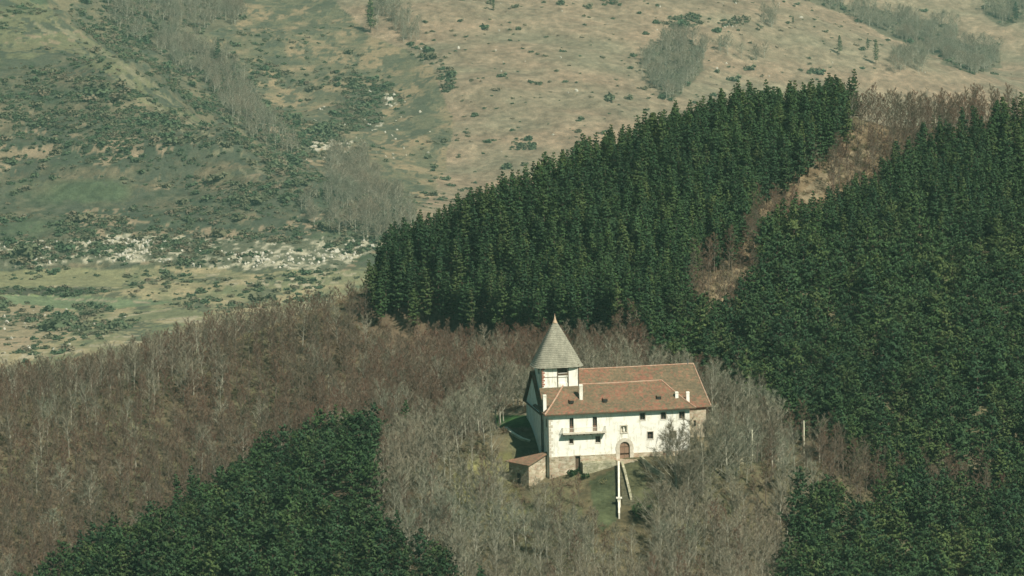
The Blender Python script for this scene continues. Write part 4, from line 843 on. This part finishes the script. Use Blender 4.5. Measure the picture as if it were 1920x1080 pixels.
# the largest separate shrubs on the open slope stand as objects of their own
open_ = inpoly(U_[idx_s], Vv[idx_s], [(760,-20),(1460,0),(1740,130),(1500,140),(1200,215),(860,370),(760,380),(860,200)])
oi = idx_s[open_]; osz = sizes[open_]; sel = oi[np.argsort(-osz)[:90]]; selset = set(sel.tolist()); base_me = []
for s in range(3):
    V, Fc = bush_mesh(500+s, r0=1.3, h=1.7, m=110, sz=.75); base_me.append(npmesh('shrub', V, Fc, MT['scrub']))
for j, i in enumerate(sel):
    o = base_me[j] if j < 3 else base_me[j % 3].copy()
    if j >= 3: C.objects.link(o)
    o.location = (X_[i], Y_[i], Z_[i]-.2); s = sizes[np.where(idx_s == i)[0][0]]*1.15; o.scale = (s, s, s*.9); o.rotation_euler = (0, 0, random.uniform(0, 6.28))
    tag(o, 'dark round shrub scattered on the open tan mountainside', 'shrub', 'scattered shrubs on the far mountainside')
keep = np.array([i not in selset for i in idx_s]); ii = idx_s[keep]; sz_ = sizes[keep]; k = len(ii)
scatter('scrub', np.stack([X_[ii], Y_[ii], Z_[ii]-.2], 1), np.stack([sz_*1.25, sz_*1.1, sz_*.85], 1), np.stack([np.zeros(k), np.zeros(k), rng.uniform(0, 6.28, k)], 1), [[o] for o in base_me], 'dense low scrub over the far slopes and gullies', 'scrub')
print('scrub', k)
# ---- rocks
rk = dens([[(-20,458),(0,455),(300,445),(500,457),(690,440),(705,462),(640,500),(560,505),(400,503),(300,490),(0,498),(-20,498)]], .13/area, 8, ss(-.2, .3, fbm(X_/14, Y_/14, 3)))
rk |= dens([[(590,262),(660,262),(655,285),(582,285)], [(722,178),(742,176),(738,198),(722,198)], [(680,225),(720,218),(715,238),(690,238)], [(1285,44),(1300,44),(1300,52),(1285,52)], [(1350,46),(1380,46),(1380,52),(1350,52)]], .05/area, 4)
rk |= dens([[(560,180),(740,170),(830,230),(800,300),(560,300)]], .0035/area, 10)
rk |= dens([[(-20,560),(300,590),(150,650),(-20,680)]], .004/area, 10)
rk |= dens([[(760,0),(1760,0),(1760,130),(860,370)]], .0003/area, 10)
ii = np.where(rk)[0]; k = len(ii); rs = []
pts_out = [(592, 275), (732, 188), (1500, 32), (700, 230), (1290, 48)]
lbs = ['pale rock outcrop at the foot of the gully', 'pale boulder above the dark scrub in the rocky ground', 'white rock near the crest of the right hand ridge', 'pale rock outcrop beside the dark scrub patch', 'pale boulder among shrubs high on the tan slope']
for j, (uu, vv) in enumerate(pts_out):
    d2 = (U_-uu)**2+(Vv-vv)**2; i = int(np.argmin(d2)); o = bpy.data.objects.new('rock', rock_mesh(j)); C.objects.link(o); o.location = (X_[i], Y_[i], Z_[i]); o.scale = ((2.6, 1.8, 1.6), (2.2, 1.6, 2.4), (1.5, 1.1, .8), (2.2, 1.6, 1.4), (1.5, 1.1, .8))[j]; tag(o, lbs[j], 'rock'); rs.append([o])
s_ = rng.lognormal(math.log(.46), .35, k)
scatter('rock_band', np.stack([X_[ii], Y_[ii], Z_[ii]], 1), np.stack([s_*rng.uniform(.7, 1.5, k), s_, s_*rng.uniform(.9, 2.4, k)], 1), np.stack([rng.normal(0, .3, k), rng.normal(0, .3, k), rng.uniform(0, 6.28, k)], 1), rs, 'broken band of pale limestone rocks along the foot of the left slope', 'rocks')
print('rocks', k)
# ---- far bare woods
WOODS = [([(1205,110),(1230,80),(1290,72),(1325,95),(1318,130),(1290,160),(1262,190),(1240,185),(1210,150)], .030),
         ([(1340,80),(1375,78),(1370,112),(1338,118)], .012), ([(1425,28),(1458,32),(1452,62),(1425,62)], .02), ([(1385,105),(1440,95),(1420,125),(1375,128)], .006),
         ([(1670,112),(1735,95),(1735,140),(1665,140)], .02), ([(1770,85),(1870,80),(1880,125),(1820,138),(1770,120)], .03), ([(1440,-30),(1560,0),(1700,28),(1800,55),(1790,115),(1740,100),(1680,70),(1560,20)], .028),
         ([(1840,-20),(2000,-20),(2000,30),(1880,50),(1840,20)], .03), ([(1300,92),(1350,90),(1345,110),(1300,112)], .01),
         ([(150,-30),(455,-30),(450,40),(330,75),(380,95),(420,120),(400,165),(300,110),(200,40)], .016), ([(340,80),(420,95),(470,165),(500,220),(560,270),(560,300),(470,260),(400,180)], .016),
         ([(610,290),(690,290),(710,345),(690,380),(620,370)], .022), ([(620,360),(740,370),(790,410),(720,460),(600,440),(560,380)], .016),
         ([(290,-30),(340,-30),(335,45),(300,40)], .03), ([(700,0),(750,10),(790,60),(780,90),(740,75),(700,50)], .03), ([(400,-20),(460,-20),(455,50),(425,50)], .02)]
fw_m = np.zeros(len(X_), bool)
for poly, pr in WOODS: fw_m |= dens([poly], 1.5*pr/area, 12, .45+.75*ss(-.3, .3, fbm(X_/20, Y_/20, 2)))
ii = np.where(fw_m)[0]; k = len(ii); s_ = rng.uniform(.7, 1.25, k)
scatter('far_bare_woods', np.stack([X_[ii], Y_[ii], Z_[ii]-.3], 1), np.stack([s_*1.15, s_*1.15, s_], 1), np.stack([rng.normal(0, .04, k), rng.normal(0, .04, k), rng.uniform(0, 6.28, k)], 1), [ks for r, ks in protos['oak']], 'hazy grey bare woods in the gullies of the far mountain', 'woodland')
print('far wood', k)
# ---- far conifers standing alone
for (uu, vv, s, lb) in ((692,62,1.9,'large dark conifer beside the grey wood near the top, left of centre'), (1573,104,1.15,'small dark conifer on the ridge of the right hand slope'), (1642,124,1.4,'dark conifer just down the ridge from the smaller one'), (1628,94,.8,'tiny dark conifer beyond the two on the right hand ridge'), (1487,45,.5,'tiny dark conifer below the white rock near the crest'), (925,20,.9,'small dark conifer near the top edge on the open slope'), (408,125,1.5,'dark conifer in the grey woods of the left gully'), (716,20,1.6,'dark conifer at the top of the grey wood left of centre'), (1905,45,1.5,'dark conifer in the wood at the upper right corner')):
    i = int(np.argmin((U_-uu)**2+(Vv-vv)**2)); place('pine', X_[i], Y_[i], s, random.uniform(0, 6), lb, 'conifer', None, z=Z_[i])
# ------------------------------------------------------------------ air
hz = MB().box(-2560, 2560, -650, 4650, float(GZ.min())-1, max(float(GZ.max())+15, H+4)+4); mh = bpy.data.materials.new('haze'); mh.use_nodes = True; nt = mh.node_tree; nt.nodes.clear()
out = nt.nodes.new('ShaderNodeOutputMaterial'); pv = nt.nodes.new('ShaderNodeVolumePrincipled'); pv.inputs['Color'].default_value = (.55, .93, .86, 1); pv.inputs['Density'].default_value = HAZE; nt.links.new(pv.outputs[0], out.inputs['Volume'])
ho = hz.build('haze', mh); tag(ho, kind='stuff')
# ------------------------------------------------------------------ light, sky, camera
SUN_AZ, SUN_EL = math.radians(141), math.radians(46)
w = bpy.data.worlds.new('World'); bpy.context.scene.world = w; w.use_nodes = True; nt = w.node_tree; bg = nt.nodes['Background']
sk = nt.nodes.new('ShaderNodeTexSky'); sk.sky_type = 'NISHITA'; sk.sun_disc = False; sk.sun_elevation = SUN_EL; sk.sun_rotation = SUN_AZ
tn = mix(nt, 1., sk.outputs[0], SKYTINT, 'MULTIPLY'); nt.links.new(tn, bg.inputs['Color']); bg.inputs['Strength'].default_value = SKYS
sd = bpy.data.lights.new('sun', 'SUN'); sd.energy = SUNE; sd.angle = math.radians(.5); sd.color = SUNC; so = bpy.data.objects.new('sun', sd); C.objects.link(so)
s = Vector((math.sin(SUN_AZ)*math.cos(SUN_EL), math.cos(SUN_AZ)*math.cos(SUN_EL), math.sin(SUN_EL))); so.rotation_euler = s.to_track_quat('Z', 'Y').to_euler(); so.location = (0, 600, 300)
cd = bpy.data.cameras.new('camera'); cam = bpy.data.objects.new('camera', cd); C.objects.link(cam); bpy.context.scene.camera = cam
cd.sensor_fit = 'HORIZONTAL'; cd.sensor_width = 36; cd.lens = 36*F/1920; cd.clip_start = 5; cd.clip_end = 9000
up = -DN; mw = Matrix(((RT[0], up[0], -fw[0], 0), (RT[1], up[1], -fw[1], 0), (RT[2], up[2], -fw[2], H), (0, 0, 0, 1))); cam.matrix_world = mw
sc = bpy.context.scene; sc.render.engine = 'CYCLES'; sc.view_settings.view_transform = 'Standard'; sc.view_settings.look = 'None'; sc.view_settings.exposure = EXPO; sc.view_settings.gamma = 1
cy = sc.cycles; cy.max_bounces = 6; cy.diffuse_bounces = 3; cy.glossy_bounces = 1; cy.transmission_bounces = 2; cy.volume_bounces = 1; cy.use_denoising = True; cy.use_adaptive_sampling = True; cy.adaptive_threshold = .02
cy.caustics_reflective = False; cy.caustics_refractive = False
